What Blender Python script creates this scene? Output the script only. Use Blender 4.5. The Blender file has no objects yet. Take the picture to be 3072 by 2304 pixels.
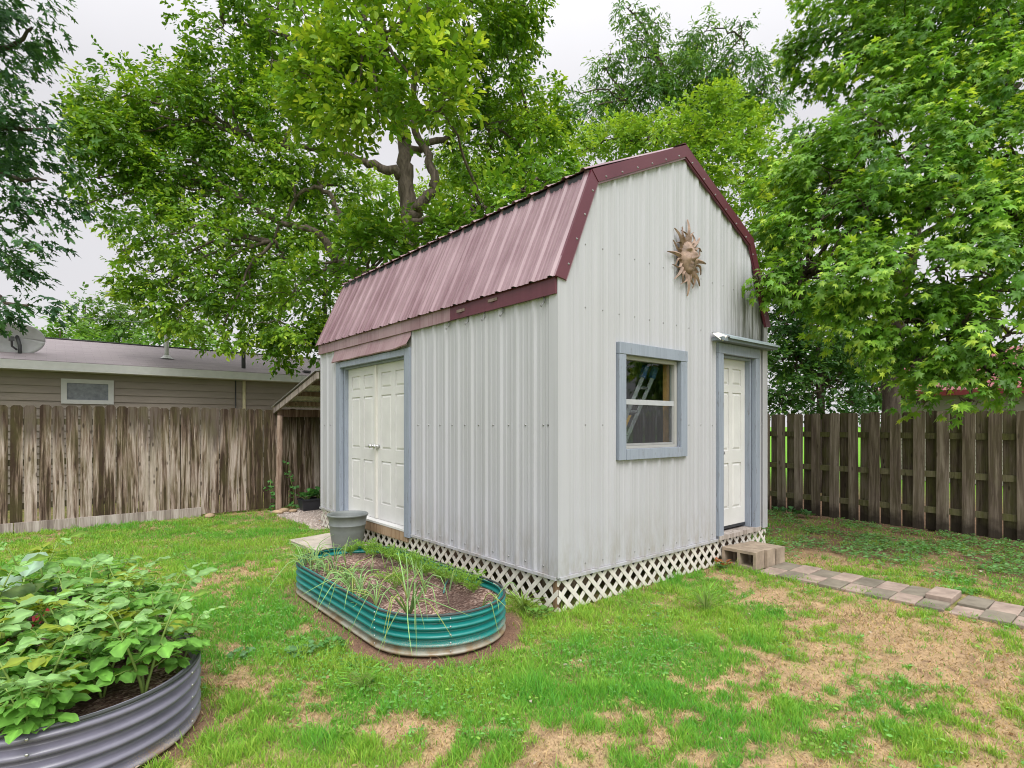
import bpy, math, random
import numpy as np
from mathutils import Vector, Matrix, noise as mnoise
random.seed(7); R = np.random.default_rng(11)
sc = bpy.context.scene
col = sc.collection
PI = math.pi
# ------------------------------------------------------------------ camera and site frame
F, CX, HZ, EYE = 1670.0, 1536.0, 1275.0, 1.57
ANG = math.atan2(.640, .768)
CA, SA = math.cos(ANG), math.sin(ANG)
CO = (0.385, 4.65)                      # near corner of the shed
def W(lx, ly, z=0.0):                   # site frame (along front wall, along side wall) to world
    return (CO[0] + lx*CA - ly*SA, CO[1] + lx*SA + ly*CA, z)
def loc2(x, y):
    dx, dy = x - CO[0], y - CO[1]
    return dx*CA + dy*SA, -dx*SA + dy*CA
def seen(dx, dy, Y):                    # survey point of the photograph (2212 px wide) at a distance Y
    return np.array([(dx - 1106)/1202.4*Y, Y, EYE - (dy - 918)/1202.4*Y])
def ground_at(dx, dy):
    Y = EYE*1202.4/(dy - 918); return (dx - 1106)/1202.4*Y, Y

cam = bpy.data.cameras.new("camera"); camo = bpy.data.objects.new("camera", cam); col.objects.link(camo)
cam.sensor_width = 36; cam.lens = 36*F/3072; cam.shift_y = (HZ - 1152)/3072
cam.clip_end = 1500; cam.clip_start = .05
camo.location = (0, 0, EYE); camo.rotation_euler = (PI/2, 0, 0)
sc.camera = camo

# ------------------------------------------------------------------ node helpers
class NT:
    def __init__(s, name):
        s.m = bpy.data.materials.new(name); s.m.use_nodes = True
        s.t = s.m.node_tree; s.t.nodes.clear()
        s.out = s.n('ShaderNodeOutputMaterial')
    def n(s, typ, **kw):
        nd = s.t.nodes.new(typ)
        for k, v in kw.items():
            if k.startswith('i_'):
                key = k[2:]; key = int(key) if key.isdigit() else key.replace('_', ' ')
                s.set(nd.inputs[key], v)
            else: setattr(nd, k, v)
        return nd
    def set(s, sock, v):
        if hasattr(v, 'is_output') or isinstance(v, bpy.types.NodeSocket): s.t.links.new(v, sock)
        else: sock.default_value = v
    def noise(s, vec, scale, detail=3, rough=.55, dist=0.0):
        nd = s.n('ShaderNodeTexNoise', i_Scale=scale, i_Detail=detail, i_Roughness=rough, i_Distortion=dist)
        s.set(nd.inputs['Vector'], vec); return nd.outputs['Fac']
    def ramp(s, fac, pts):
        nd = s.n('ShaderNodeValToRGB'); cr = nd.color_ramp
        while len(cr.elements) < len(pts): cr.elements.new(.5)
        for e, (p, c) in zip(cr.elements, pts):
            e.position = p; e.color = (*c, 1) if len(c) == 3 else c
        s.set(nd.inputs['Fac'], fac); return nd.outputs['Color']
    def rampf(s, fac, a, b, lo=0.0, hi=1.0):
        nd = s.n('ShaderNodeMapRange', i_1=a, i_2=b, i_3=lo, i_4=hi); s.set(nd.inputs[0], fac); return nd.outputs[0]
    def mix(s, fac, a, b, mode='MIX'):
        nd = s.n('ShaderNodeMix', data_type='RGBA', blend_type=mode)
        s.set(nd.inputs['Factor'], fac)
        for key, v in ((6, a), (7, b)):
            if isinstance(v, tuple): v = (*v, 1) if len(v) == 3 else v
            s.set(nd.inputs[key], v)
        return nd.outputs[2]
    def math(s, op, a, b=0.0):
        nd = s.n('ShaderNodeMath', operation=op); s.set(nd.inputs[0], a); s.set(nd.inputs[1], b); return nd.outputs[0]
    def mapping(s, vec, scale=(1,1,1), loc=(0,0,0)):
        nd = s.n('ShaderNodeMapping'); s.set(nd.inputs['Vector'], vec); s.set(nd.inputs['Scale'], scale); s.set(nd.inputs['Location'], loc)
        return nd.outputs[0]
    def obj(s): return s.n('ShaderNodeTexCoord').outputs['Object']
    def rand_obj(s, amount=37.0):       # object coordinates shifted by the object's own random number
        oi = s.n('ShaderNodeObjectInfo').outputs['Random']
        cb = s.n('ShaderNodeCombineXYZ'); m = s.math('MULTIPLY', oi, amount)
        for i in range(3): s.set(cb.inputs[i], m)
        ad = s.n('ShaderNodeVectorMath', operation='ADD'); s.set(ad.inputs[0], s.obj()); s.set(ad.inputs[1], cb.outputs[0])
        return ad.outputs[0], oi
    def bump(s, h, strength=.3, dist=.01):
        nd = s.n('ShaderNodeBump', i_Strength=strength, i_Distance=dist); s.set(nd.inputs['Height'], h); return nd.outputs[0]
    def bsdf(s, color, rough=.6, spec=.3, normal=None, metal=0.0, **kw):
        nd = s.n('ShaderNodeBsdfPrincipled')
        if isinstance(color, tuple): color = (*color, 1) if len(color) == 3 else color
        s.set(nd.inputs['Base Color'], color); s.set(nd.inputs['Roughness'], rough)
        s.set(nd.inputs['Specular IOR Level'], spec); s.set(nd.inputs['Metallic'], metal)
        if normal is not None: s.set(nd.inputs['Normal'], normal)
        return nd.outputs[0]
    def done(s, sh): s.t.links.new(sh, s.out.inputs['Surface']); return s.m

def simple(name, c, rough=.6, spec=.3, var=.12, scale=8.0, bump=0.0, metal=0.0):
    t = NT(name); o, rnd = t.rand_obj()
    f = t.noise(o, scale, 5, .6)
    k0 = tuple(x*(1 - var) for x in c); k1 = tuple(min(1, x*(1 + var)) for x in c)
    cc = t.ramp(f, [(.3, k0), (.7, k1)])
    nm = t.bump(t.noise(o, scale*6, 4), bump, .005) if bump else None
    return t.done(t.bsdf(cc, rough, spec, nm, metal))

def foliage_mat(name, trans=.4, rough=.42, spec=.35):
    t = NT(name)
    a = t.n('ShaderNodeAttribute', attribute_name='tint').outputs['Color']
    p = t.bsdf(a, rough, spec)
    tr = t.n('ShaderNodeBsdfTranslucent')
    cc = t.mix(1.0, a, (1.25, 1.1, .55), 'MULTIPLY'); t.set(tr.inputs['Color'], cc)
    mx = t.n('ShaderNodeMixShader', i_0=trans); t.set(mx.inputs[1], p); t.set(mx.inputs[2], tr.outputs[0])
    return t.done(mx.outputs[0])

def wall_metal():
    t = NT('painted_ribbed_steel'); o = t.obj()
    st = t.noise(t.mapping(o, (14, 14, .35)), 1.0, 4, .6)
    sm = t.noise(t.mapping(o, (1.2, 1.2, .5)), 1.0, 3)
    c = t.ramp(st, [(.25, (.385, .388, .405)), (.5, (.426, .427, .455)), (.75, (.452, .452, .48))])
    c = t.mix(t.rampf(sm, .45, .7, 0, .35), c, (.36, .364, .36))
    sep = t.n('ShaderNodeSeparateXYZ'); t.set(sep.inputs[0], o)
    # grime washed down from the right roof edge of the front wall
    mx = t.rampf(sep.outputs[0], 2.55, 3.1); mz = t.rampf(sep.outputs[2], 2.45, 2.62); mz2 = t.rampf(sep.outputs[2], 3.5, 3.0)
    sn = t.rampf(t.noise(t.mapping(o, (18, 18, .8)), 1.0, 5, .7), .36, .54)
    m = t.math('MULTIPLY', t.math('MULTIPLY', mx, mz), t.math('MULTIPLY', mz2, sn))
    c = t.mix(m, c, (.075, .078, .062))
    # splash of soil low on the wall
    lo = t.math('MULTIPLY', t.rampf(sep.outputs[2], .80, .28), t.rampf(t.noise(t.mapping(o, (9, 9, 2.5)), 1.0, 5, .75), .42, .66))
    c = t.mix(t.math('MULTIPLY', lo, .7), c, (.27, .24, .20))
    sp = t.noise(o, 1.0, 3)
    nm = t.bump(t.noise(t.mapping(o, (1.5, 1.5, .8)), 1.6, 2), .25, .02)
    return t.done(t.bsdf(c, .42, .35, nm))

def roof_metal(name, dark, pale, amount):
    t = NT(name); o = t.obj()
    f = t.noise(t.mapping(o, (1.2, 1.6, 1.2)), 1.0, 4, .6)
    st = t.noise(t.mapping(o, (1.2, 26, 1.2)), 1.0, 4, .6)
    f = t.math('ADD', t.math('MULTIPLY', f, .55), t.math('MULTIPLY', st, .45))
    c = t.ramp(f, [(.36, dark), (.36 + .42*(1 - amount) + .05, pale)])
    fl = t.rampf(t.noise(o, 38.0, 5, .8), .60, .70, 0, .35)
    c = t.mix(fl, c, tuple(x*.7 for x in dark))
    return t.done(t.bsdf(c, .38, .45))

def wood_mat(name, dark, mid, pale, z_top=None, moss=0.0, base_dark=0.0, contrast=1.0):
    t = NT(name); o, rnd = t.rand_obj(53.0)
    raw = t.obj(); sep = t.n('ShaderNodeSeparateXYZ'); t.set(sep.inputs[0], raw)
    grain = t.noise(t.mapping(o, (26, 26, 1.3)), 1.0, 6, .65, .8)
    fine = t.noise(t.mapping(o, (150, 150, 5)), 1.0, 3, .6)
    blot = t.noise(t.mapping(o, (11, 11, .7)), 1.0, 5, .6, .5)
    g = t.math('ADD', t.math('MULTIPLY', grain, .55), t.math('MULTIPLY', blot, .45))
    g = t.math('ADD', g, t.math('MULTIPLY', t.math('SUBTRACT', rnd, .5), .17))
    h = .11/contrast
    c = t.ramp(g, [(.5 - h, dark), (.5, mid), (.5 + h, pale)])
    c = t.mix(t.rampf(fine, .35, .7, 0, .45), c, dark)
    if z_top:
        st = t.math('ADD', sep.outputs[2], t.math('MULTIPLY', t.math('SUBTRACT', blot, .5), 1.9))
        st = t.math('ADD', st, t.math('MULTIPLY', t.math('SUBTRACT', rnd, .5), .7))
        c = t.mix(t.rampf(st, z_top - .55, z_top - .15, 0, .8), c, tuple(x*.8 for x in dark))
    if moss:
        mo = t.math('MULTIPLY', t.rampf(t.noise(t.mapping(o, (5, 5, 1.5)), 1.3, 4, .7), .42, .62), moss)
        c = t.mix(mo, c, (.10, .105, .03))
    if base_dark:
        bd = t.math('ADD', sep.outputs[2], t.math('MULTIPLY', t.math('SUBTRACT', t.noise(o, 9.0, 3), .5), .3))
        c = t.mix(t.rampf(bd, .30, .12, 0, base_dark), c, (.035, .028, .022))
    kn = t.n('ShaderNodeTexVoronoi', i_Scale=1.0); t.set(kn.inputs['Vector'], t.mapping(o, (9, 9, 3.2)))
    c = t.mix(t.rampf(kn.outputs['Distance'], .16, .08, 0, .75), c, tuple(x*.6 for x in dark))
    nm = t.bump(t.math('ADD', grain, fine), .5, .004)
    return t.done(t.bsdf(c, .85, .15, nm))

def paint_wood(name, c):
    t = NT(name); o, rnd = t.rand_obj()
    gr = t.noise(t.mapping(o, (40, 40, 2)), 1.0, 4, .7, .5)
    gx = t.noise(o, 30.0, 3)
    cc = t.ramp(gr, [(.3, tuple(x*.8 for x in c)), (.65, c)])
    chip = t.rampf(t.noise(t.mapping(o, (34, 34, 6)), 1.0, 5, .78), .595, .64, 0, .8)
    cc = t.mix(chip, cc, (.17, .17, .18))
    return t.done(t.bsdf(cc, .62, .25, t.bump(gr, .5, .003)))

def soil_mat():
    t = NT('bark_mulch_soil'); o = t.obj()
    v = t.n('ShaderNodeTexVoronoi', i_Scale=62.0); t.set(v.inputs['Vector'], t.mapping(o, (1, 1.6, 1)))
    sep = t.n('ShaderNodeSeparateColor'); t.set(sep.inputs[0], v.outputs['Color'])
    c = t.ramp(sep.outputs[0], [(.0, (.06, .032, .027)), (.35, (.15, .085, .066)), (.65, (.32, .21, .165)), (.95, (.58, .44, .36))])
    d = t.rampf(t.noise(o, 3.5, 4), .4, .62, 0, .8)
    c = t.mix(d, c, (.055, .034, .028))
    return t.done(t.bsdf(c, .9, .1, t.bump(v.outputs['Distance'], .8, .01)))

def bed_metal(name, hue, z_fade):
    t = NT(name); o = t.obj()
    sep = t.n('ShaderNodeSeparateXYZ'); t.set(sep.inputs[0], o)
    f = t.noise(t.mapping(o, (4, 4, 8)), 1.0, 5, .65)
    c = t.ramp(f, [(.3, tuple(x*.8 for x in hue)), (.7, tuple(x*1.2 for x in hue))])
    sp = t.noise(o, 130.0, 4, .8)
    zz = t.math('ADD', sep.outputs[2], t.math('MULTIPLY', t.math('SUBTRACT', sp, .5), .26))
    zz = t.math('ADD', zz, t.math('MULTIPLY', t.math('SUBTRACT', t.noise(o, 3.0, 3), .5), .12))
    c = t.mix(t.rampf(zz, z_fade, z_fade - .05, 0, .9), c, t.mix(t.rampf(t.noise(o, 9.0, 4), .4, .65), (.36, .33, .27), (.27, .17, .09)))
    return t.done(t.bsdf(c, .30, .6))

def glass_mat(name, tint=(.9, .93, .92)):
    t = NT(name)
    fr = t.n('ShaderNodeLayerWeight', i_Blend=.5).outputs['Facing']
    fr = t.math('ADD', .035, t.math('MULTIPLY', .75, t.math('POWER', fr, 4.5)))
    tr = t.n('ShaderNodeBsdfTransparent'); tr.inputs[0].default_value = (*tint, 1)
    gl = t.n('ShaderNodeBsdfGlossy', i_Roughness=.01)
    mx = t.n('ShaderNodeMixShader'); t.set(mx.inputs[0], fr); t.set(mx.inputs[1], tr.outputs[0]); t.set(mx.inputs[2], gl.outputs[0])
    return t.done(mx.outputs[0])

def bark_mat(name, dark, pale):
    t = NT(name); o = t.obj()
    f = t.noise(t.mapping(o, (14, 14, 3)), 1.0, 6, .7, .6)
    c = t.ramp(f, [(.3, dark), (.65, pale)])
    return t.done(t.bsdf(c, .9, .1, t.bump(f, .9, .03)))

def siding_mat(name, c):
    t = NT(name); o = t.obj()
    f = t.noise(t.mapping(o, (2, 2, 9)), 1.0, 4)
    cc = t.ramp(f, [(.3, tuple(x*.9 for x in c)), (.7, tuple(x*1.08 for x in c))])
    return t.done(t.bsdf(cc, .6, .25))

def shingle_mat(name, c0, c1):
    t = NT(name); o = t.obj()
    b = t.n('ShaderNodeTexBrick', i_Scale=1.0, i_Mortar_Size=.002)
    b.inputs['Color1'].default_value = (*c0, 1); b.inputs['Color2'].default_value = (*c1, 1)
    b.inputs['Mortar'].default_value = tuple(x*.6 for x in c0) + (1,)
    b.inputs['Brick Width'].default_value = .3; b.inputs['Row Height'].default_value = .14
    t.set(b.inputs['Vector'], o)
    c = t.mix(t.rampf(t.noise(o, 60.0, 4, .8), .3, .7, 0, .5), b.outputs[0], c0)
    return t.done(t.bsdf(c, .95, .1))

M = {}
M['wall'] = wall_metal()
M['roof_faded'] = roof_metal('faded_maroon_roof', (.165, .085, .103), (.31, .205, .23), .5)
M['roof_trim'] = roof_metal('maroon_trim', (.088, .018, .03), (.125, .033, .048), .4)
M['fascia_faded'] = roof_metal('faded_maroon_fascia', (.20, .105, .12), (.32, .215, .23), .65)
M['white'] = simple('white_door_paint', (.60, .595, .58), .45, .4, .07, 3)
M['cream'] = simple('cream_strip', (.64, .62, .57), .5, .3, .05)
M['trimblue'] = paint_wood('grey_blue_paint', (.275, .31, .37))
M['lattice'] = simple('white_lattice', (.64, .605, .55), .55, .3, .15, 12)
M['rawwood'] = wood_mat('bare_wood', (.16, .10, .06), (.30, .20, .12), (.42, .31, .21))
M['greywood'] = wood_mat('weathered_board', (.16, .13, .115), (.33, .285, .25), (.50, .45, .41))
M['postwood'] = wood_mat('old_post', (.10, .06, .042), (.22, .15, .11), (.37, .28, .22))
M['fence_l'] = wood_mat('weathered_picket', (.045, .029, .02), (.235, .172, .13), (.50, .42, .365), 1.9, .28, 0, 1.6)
M['fence_r'] = wood_mat('shaded_weathered_picket', (.055, .042, .03), (.135, .108, .08), (.235, .195, .15), 2.4, .55, .9, 1.0)  # mossy; the shade on the recessed pickets is also put into this dark tone
M['fence_rf'] = wood_mat('lit_weathered_picket', (.105, .08, .062), (.235, .19, .15), (.36, .305, .25), 2.6, .25, .85, 1.1)  # lighter copy for the front pickets, their lit look painted into the wood colour
M['rail_r'] = wood_mat('mossy_rail', (.06, .055, .03), (.13, .12, .065), (.20, .18, .11), None, .7)
M['soil'] = soil_mat()
M['bed_green'] = bed_metal('green_enamel_steel', (.010, .20, .18), .090)
M['bed_grey'] = bed_metal('charcoal_steel', (.165, .16, .205), .045)
M['rim'] = simple('dark_edge_trim', (.045, .05, .05), .5, .4, .1)
M['steel'] = simple('bright_steel', (.6, .6, .6), .3, .5, .1, 8, 0, .8)
M['concrete'] = simple('cinder_block', (.33, .265, .20), .95, .1, .28, 7, .7)
M['paver_pink'] = simple('pinkish_concrete', (.32, .25, .205), .92, .1, .28, 7, .5)
M['paver_grey'] = simple('greenish_grey_concrete', (.205, .18, .14), .92, .1, .3, 5, .4)
M['slab'] = simple('pale_concrete', (.45, .40, .34), .92, .1, .22, 5, .4)
M['bucket'] = simple('grey_plastic', (.165, .18, .175), .5, .35, .18, 5)
M['black'] = simple('black_plastic', (.028, .03, .036), .4, .45, .2, 6)
M['rust'] = simple('rusty_brown_metal', (.27, .185, .14), .6, .4, .5, 9, .6)
M['alum_dull'] = simple('dull_steel', (.25, .25, .25), .5, .4, .2, 8, 0, .3)
M['glass'] = glass_mat('window_glass')
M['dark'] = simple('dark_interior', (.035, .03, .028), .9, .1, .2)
M['vinyl'] = simple('grey_vinyl', (.36, .355, .335), .4, .4, .05)
M['alum'] = simple('ladder_aluminium', (.30, .31, .33), .45, .4, .15, 8, 0, .3)
M['blue'] = simple('blue_plastic', (.02, .10, .32), .45, .4)
M['yellow'] = simple('yellow_plastic', (.75, .42, .03), .45, .4)
M['stud'] = simple('pine_stud', (.55, .30, .11), .7, .2, .2)
M['siding'] = siding_mat('taupe_siding', (.28, .24, .20))
M['siding_tan'] = siding_mat('cream_siding', (.36, .33, .28))
M['hwhite'] = simple('house_trim_white', (.52, .52, .50), .5, .3, .06)
M['shingle'] = shingle_mat('grey_shingle', (.27, .235, .245), (.31, .275, .28))
M['redroof'] = roof_metal('red_metal_roof', (.17, .028, .028), (.28, .07, .065), .5)
M['pane_grey'] = simple('blind_grey', (.14, .15, .165), .25, .5, .3, 14)
M['dish'] = simple('dish_grey', (.52, .52, .54), .5, .3, .08)
M['darkpole'] = simple('dark_grey_metal', (.06, .06, .065), .5, .4)
M['greyroof'] = simple('corrugated_fibreglass', (.42, .42, .36), .5, .3, .2, 4)
M['bark'] = bark_mat('grey_brown_bark', (.055, .043, .035), (.20, .16, .13))
M['bark2'] = bark_mat('dark_bark', (.035, .028, .022), (.11, .09, .07))
M['leaf'] = foliage_mat('leaf'); M['leaf_dull'] = foliage_mat('matt_leaf', .38, .5, .3)
M['grass'] = foliage_mat('grass_blade', .38, .6, .2)
M['stem'] = simple('green_stem', (.20, .30, .07), .5, .3, .2)
M['stem_red'] = simple('red_stem', (.22, .012, .03), .5, .3, .2)
M['pebble'] = simple('pale_pebble', (.48, .43, .37), .85, .2, .3, 30)

# ------------------------------------------------------------------ mesh helpers
class MB:
    """collects shapes in a local frame (a, b, c) -> tf -> parent coordinates"""
    def __init__(s, tf=None): s.v = []; s.f = []; s.tf = tf
    def add(s, vs, fs):
        o = len(s.v)
        s.v += [s.tf(*p) for p in vs] if s.tf else [tuple(p) for p in vs]
        s.f += [tuple(i + o for i in f) for f in fs]; return s
    def box(s, x0, x1, y0, y1, z0, z1):
        v = [(x, y, z) for z in (z0, z1) for y in (y0, y1) for x in (x0, x1)]
        return s.add(v, [(0,2,3,1), (4,5,7,6), (0,1,5,4), (2,6,7,3), (0,4,6,2), (1,3,7,5)])
    def frustum(s, a, b):               # two rectangles of 4 points each
        return s.add(list(a) + list(b), [(4,5,6,7), (0,1,5,4), (1,2,6,5), (2,3,7,6), (3,0,4,7)])
    def prism(s, poly, b0, b1):         # polygon in (a, c), extruded along b
        n = len(poly)
        v = [(p[0], b0, p[1]) for p in poly] + [(p[0], b1, p[1]) for p in poly]
        f = [tuple(range(n)), tuple(range(2*n - 1, n - 1, -1))] + [(i, (i+1) % n, n + (i+1) % n, n + i) for i in range(n)]
        return s.add(v, f)
    def tube(s, pts, rad, n=8, caps=True):
        pts = [Vector(p) for p in pts]; k = len(pts)
        if not hasattr(rad, '__len__'): rad = [rad]*k
        d0 = (pts[1] - pts[0]).normalized(); up = Vector((0,0,1)) if abs(d0.z) < .9 else Vector((1,0,0))
        side = d0.cross(up).normalized(); vs = []
        for i, p in enumerate(pts):
            d = (pts[min(i+1, k-1)] - pts[max(i-1, 0)]).normalized()
            side = (side - d*side.dot(d)).normalized(); u = d.cross(side)
            for j in range(n):
                a = 2*PI*j/n; vs.append(tuple(p + (side*math.cos(a) + u*math.sin(a))*rad[i]))
        fs = [(i*n + j, i*n + (j+1) % n, (i+1)*n + (j+1) % n, (i+1)*n + j) for i in range(k-1) for j in range(n)]
        if caps: fs += [tuple(range(n-1, -1, -1)), tuple(range((k-1)*n, k*n))]
        return s.add(vs, fs)
    def lathe(s, prof, n=32, c=(0,0,0), caps=True):
        vs = [(c[0] + r*math.cos(2*PI*j/n), c[1] + r*math.sin(2*PI*j/n), c[2] + z) for r, z in prof for j in range(n)]
        fs = [(i*n + j, i*n + (j+1) % n, (i+1)*n + (j+1) % n, (i+1)*n + j) for i in range(len(prof)-1) for j in range(n)]
        if caps: fs += [tuple(range(n-1, -1, -1)), tuple(range((len(prof)-1)*n, len(prof)*n))]
        return s.add(vs, fs)
    def grid(s, rows):                  # list of equal-length rows of points
        n = len(rows[0]); vs = [p for r in rows for p in r]
        return s.add(vs, [(i*n + j, i*n + j + 1, (i+1)*n + j + 1, (i+1)*n + j) for i in range(len(rows)-1) for j in range(n-1)])
    def ball(s, c, r, n=8, m=5):
        rows = [[(c[0] + r[0]*math.cos(2*PI*j/n)*math.sin(PI*i/m), c[1] + r[1]*math.sin(2*PI*j/n)*math.sin(PI*i/m), c[2] + r[2]*math.cos(PI*i/m)) for j in range(n+1)] for i in range(m+1)]
        return s.grid(rows)
    def build(s, name, mat, parent=None, smooth=False, bevel=0.0):
        me = bpy.data.meshes.new(name); me.from_pydata(s.v, [], s.f); me.update()
        if smooth: me.polygons.foreach_set('use_smooth', [True]*len(me.polygons))
        me.materials.append(mat)
        if hasattr(s, 'mark') and s.mark < len(s.f):
            me.materials.append(M['alum_dull']); me.polygons.foreach_set('material_index', [0 if i < s.mark else 1 for i in range(len(s.f))])
        o = bpy.data.objects.new(name, me); col.objects.link(o)
        if parent: o.parent = parent
        if bevel:
            b = o.modifiers.new('edge', 'BEVEL'); b.width = bevel; b.segments = 2; b.limit_method = 'ANGLE'
        return o

def np_mesh(name, V, groups, mat, parent=None, tint=None, smooth=False):
    """V (n,3); groups: list of (m,k) index arrays of equal-sided polygons"""
    me = bpy.data.meshes.new(name)
    me.vertices.add(len(V)); me.vertices.foreach_set('co', np.ascontiguousarray(V, np.float32).ravel())
    idx = np.concatenate([g.ravel() for g in groups]).astype(np.int32)
    cnt = np.concatenate([np.full(len(g), g.shape[1]) for g in groups])
    st = np.concatenate([[0], np.cumsum(cnt)[:-1]]).astype(np.int32)
    me.loops.add(len(idx)); me.loops.foreach_set('vertex_index', idx)
    me.polygons.add(len(cnt)); me.polygons.foreach_set('loop_start', st)
    if smooth: me.polygons.foreach_set('use_smooth', np.ones(len(cnt), bool))
    me.update(calc_edges=True)
    if tint is not None:
        a = me.attributes.new('tint', 'FLOAT_COLOR', 'POINT')
        a.data.foreach_set('color', np.concatenate([tint, np.ones((len(tint), 1))], 1).astype(np.float32).ravel())
    me.materials.append(mat)
    o = bpy.data.objects.new(name, me); col.objects.link(o)
    if parent: o.parent = parent
    return o

def tag(o, label=None, cat=None, group=None, kind=None):
    if label: o['label'] = label
    if cat: o['category'] = cat
    if group: o['group'] = group
    if kind: o['kind'] = kind
    return o
def thing(name, label, cat, loc=(0,0,0), rz=0.0, group=None):
    o = bpy.data.objects.new(name, None); col.objects.link(o); o.empty_display_size = .1
    o.location = loc; o.rotation_euler = (0, 0, rz); return tag(o, label, cat, group)
def dup(root, loc, rz=None, label=None, scale=None):
    def cp(o, parent):
        c = o.copy(); col.objects.link(c)
        if parent: c.parent = parent
        for ch in o.children: cp(ch, c)
        return c
    r = cp(root, None); r.location = loc
    if rz is not None: r.rotation_euler = (0, 0, rz)
    if scale: r.scale = (scale,)*3
    if label: r['label'] = label
    return r

# ------------------------------------------------------------------ noise in numpy
def vnoise(x, y, scale, seed):
    g = np.random.default_rng(seed).random((256, 256))
    x = x/scale + 71.3; y = y/scale + 33.7
    xi = np.floor(x).astype(int); yi = np.floor(y).astype(int); fx = x - xi; fy = y - yi
    fx = fx*fx*(3 - 2*fx); fy = fy*fy*(3 - 2*fy)
    a = g[xi % 256, yi % 256]; b = g[(xi+1) % 256, yi % 256]; c = g[xi % 256, (yi+1) % 256]; d = g[(xi+1) % 256, (yi+1) % 256]
    return (a*(1-fx) + b*fx)*(1-fy) + (c*(1-fx) + d*fx)*fy
def fbm(x, y, scale, seed, oct=4):
    s = 0; a = .5; t = 0
    for i in range(oct): s = s + a*vnoise(x, y, scale/2**i, seed + i); t += a; a *= .55
    return s/t

# ------------------------------------------------------------------ lawn map: where it is green, dry, bare
PATCH = [  # surveyed (x, y, rx, ry, amount)
 (1400,1340,230,45,.55), (1150,1440,260,60,.6), (1000,1500,170,40,.45), (1300,1390,160,50,.45), (1540,1290,80,35,.5),
 (1650,1390,60,45,.4), (1480,1400,110,55,.3), (1700,1560,120,45,.35), (1420,1610,140,60,.45), (1820,1530,130,60,.35), (1020,1640,150,40,.4),
 (1600,1340,60,30,.35), (1940,1580,90,50,.25), (1500,1500,100,40,.2), (1730,1630,90,40,.25),
 (300,1190,330,50,.35), (560,1170,120,40,.4), (560,1350,90,70,.35), (720,1420,40,40,.5), (620,1580,120,60,.4), (780,1470,50,25,.5), (600,1280,80,40,.2), (480,1600,60,60,.3),
 (1700,1130,60,25,.4), (1100,1540,140,25,.3), (1250,1480,120,40,.35), (700,1600,80,50,.25),
 (830,1565,130,40,-.6), (650,1510,70,18,-.45), (1060,1590,150,38,-.55), (1290,1600,70,50,-.5), (1330,1385,45,18,-.3), (1630,1270,60,22,-.55),
 (1850,1330,230,45,-.6), (2020,1400,220,50,-.6), (2150,1500,110,90,-.5), (1720,1655,150,25,-.4), (1150,1655,90,22,-.5), (2010,1650,150,30,-.4),
 (480,1245,60,22,-.5), (520,1450,60,25,-.45), (1640,1440,60,25,-.35), (1900,1440,150,30,-.4), (1350,1500,60,25,-.3), (1760,1420,80,30,-.35), (1560,1480,60,25,-.3),
 (430,1100,60,15,-.2), (580,1230,50,15,-.25), (1240,1440,25,20,-.2), (1700,1490,60,30,-.2), (480,1380,30,20,-.35), (700,1540,90,20,-.25), (560,1420,50,16,-.3), (1750,1190,120,25,-.4)]
TN = 150; TY = R.uniform(2.3, 6.5, TN); TX = R.uniform(-.9, .95, TN)*TY; TR = R.uniform(.035, .11, TN); TA = np.where(R.random(TN) < .68, 1, -1)*R.uniform(.3, .6, TN)
PW = []
for (px, py, rx, ry, am) in PATCH:
    gx, gy = ground_at(px, py); PW.append((gx, gy, rx*gy/1202.4, ry*gy*gy/(EYE*1202.4), am))
def stad_d(lx, ly, cx, cy, a, r):       # distance outside a stadium whose long axis runs along ly
    dy = np.maximum(np.abs(ly - cy) - a, 0); return np.hypot(lx - cx, dy) - r
BED = (-.969, 1.094, .738, .54)
def bed2(x, y):                         # grey bed in world: axis from (-2.25,2.8) along the side-wall direction
    lx, ly = loc2(x, y); return lx, ly
B2L = loc2(-2.25, 2.80)
BED2 = (B2L[0], B2L[1] + .70, .70, .60)
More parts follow.
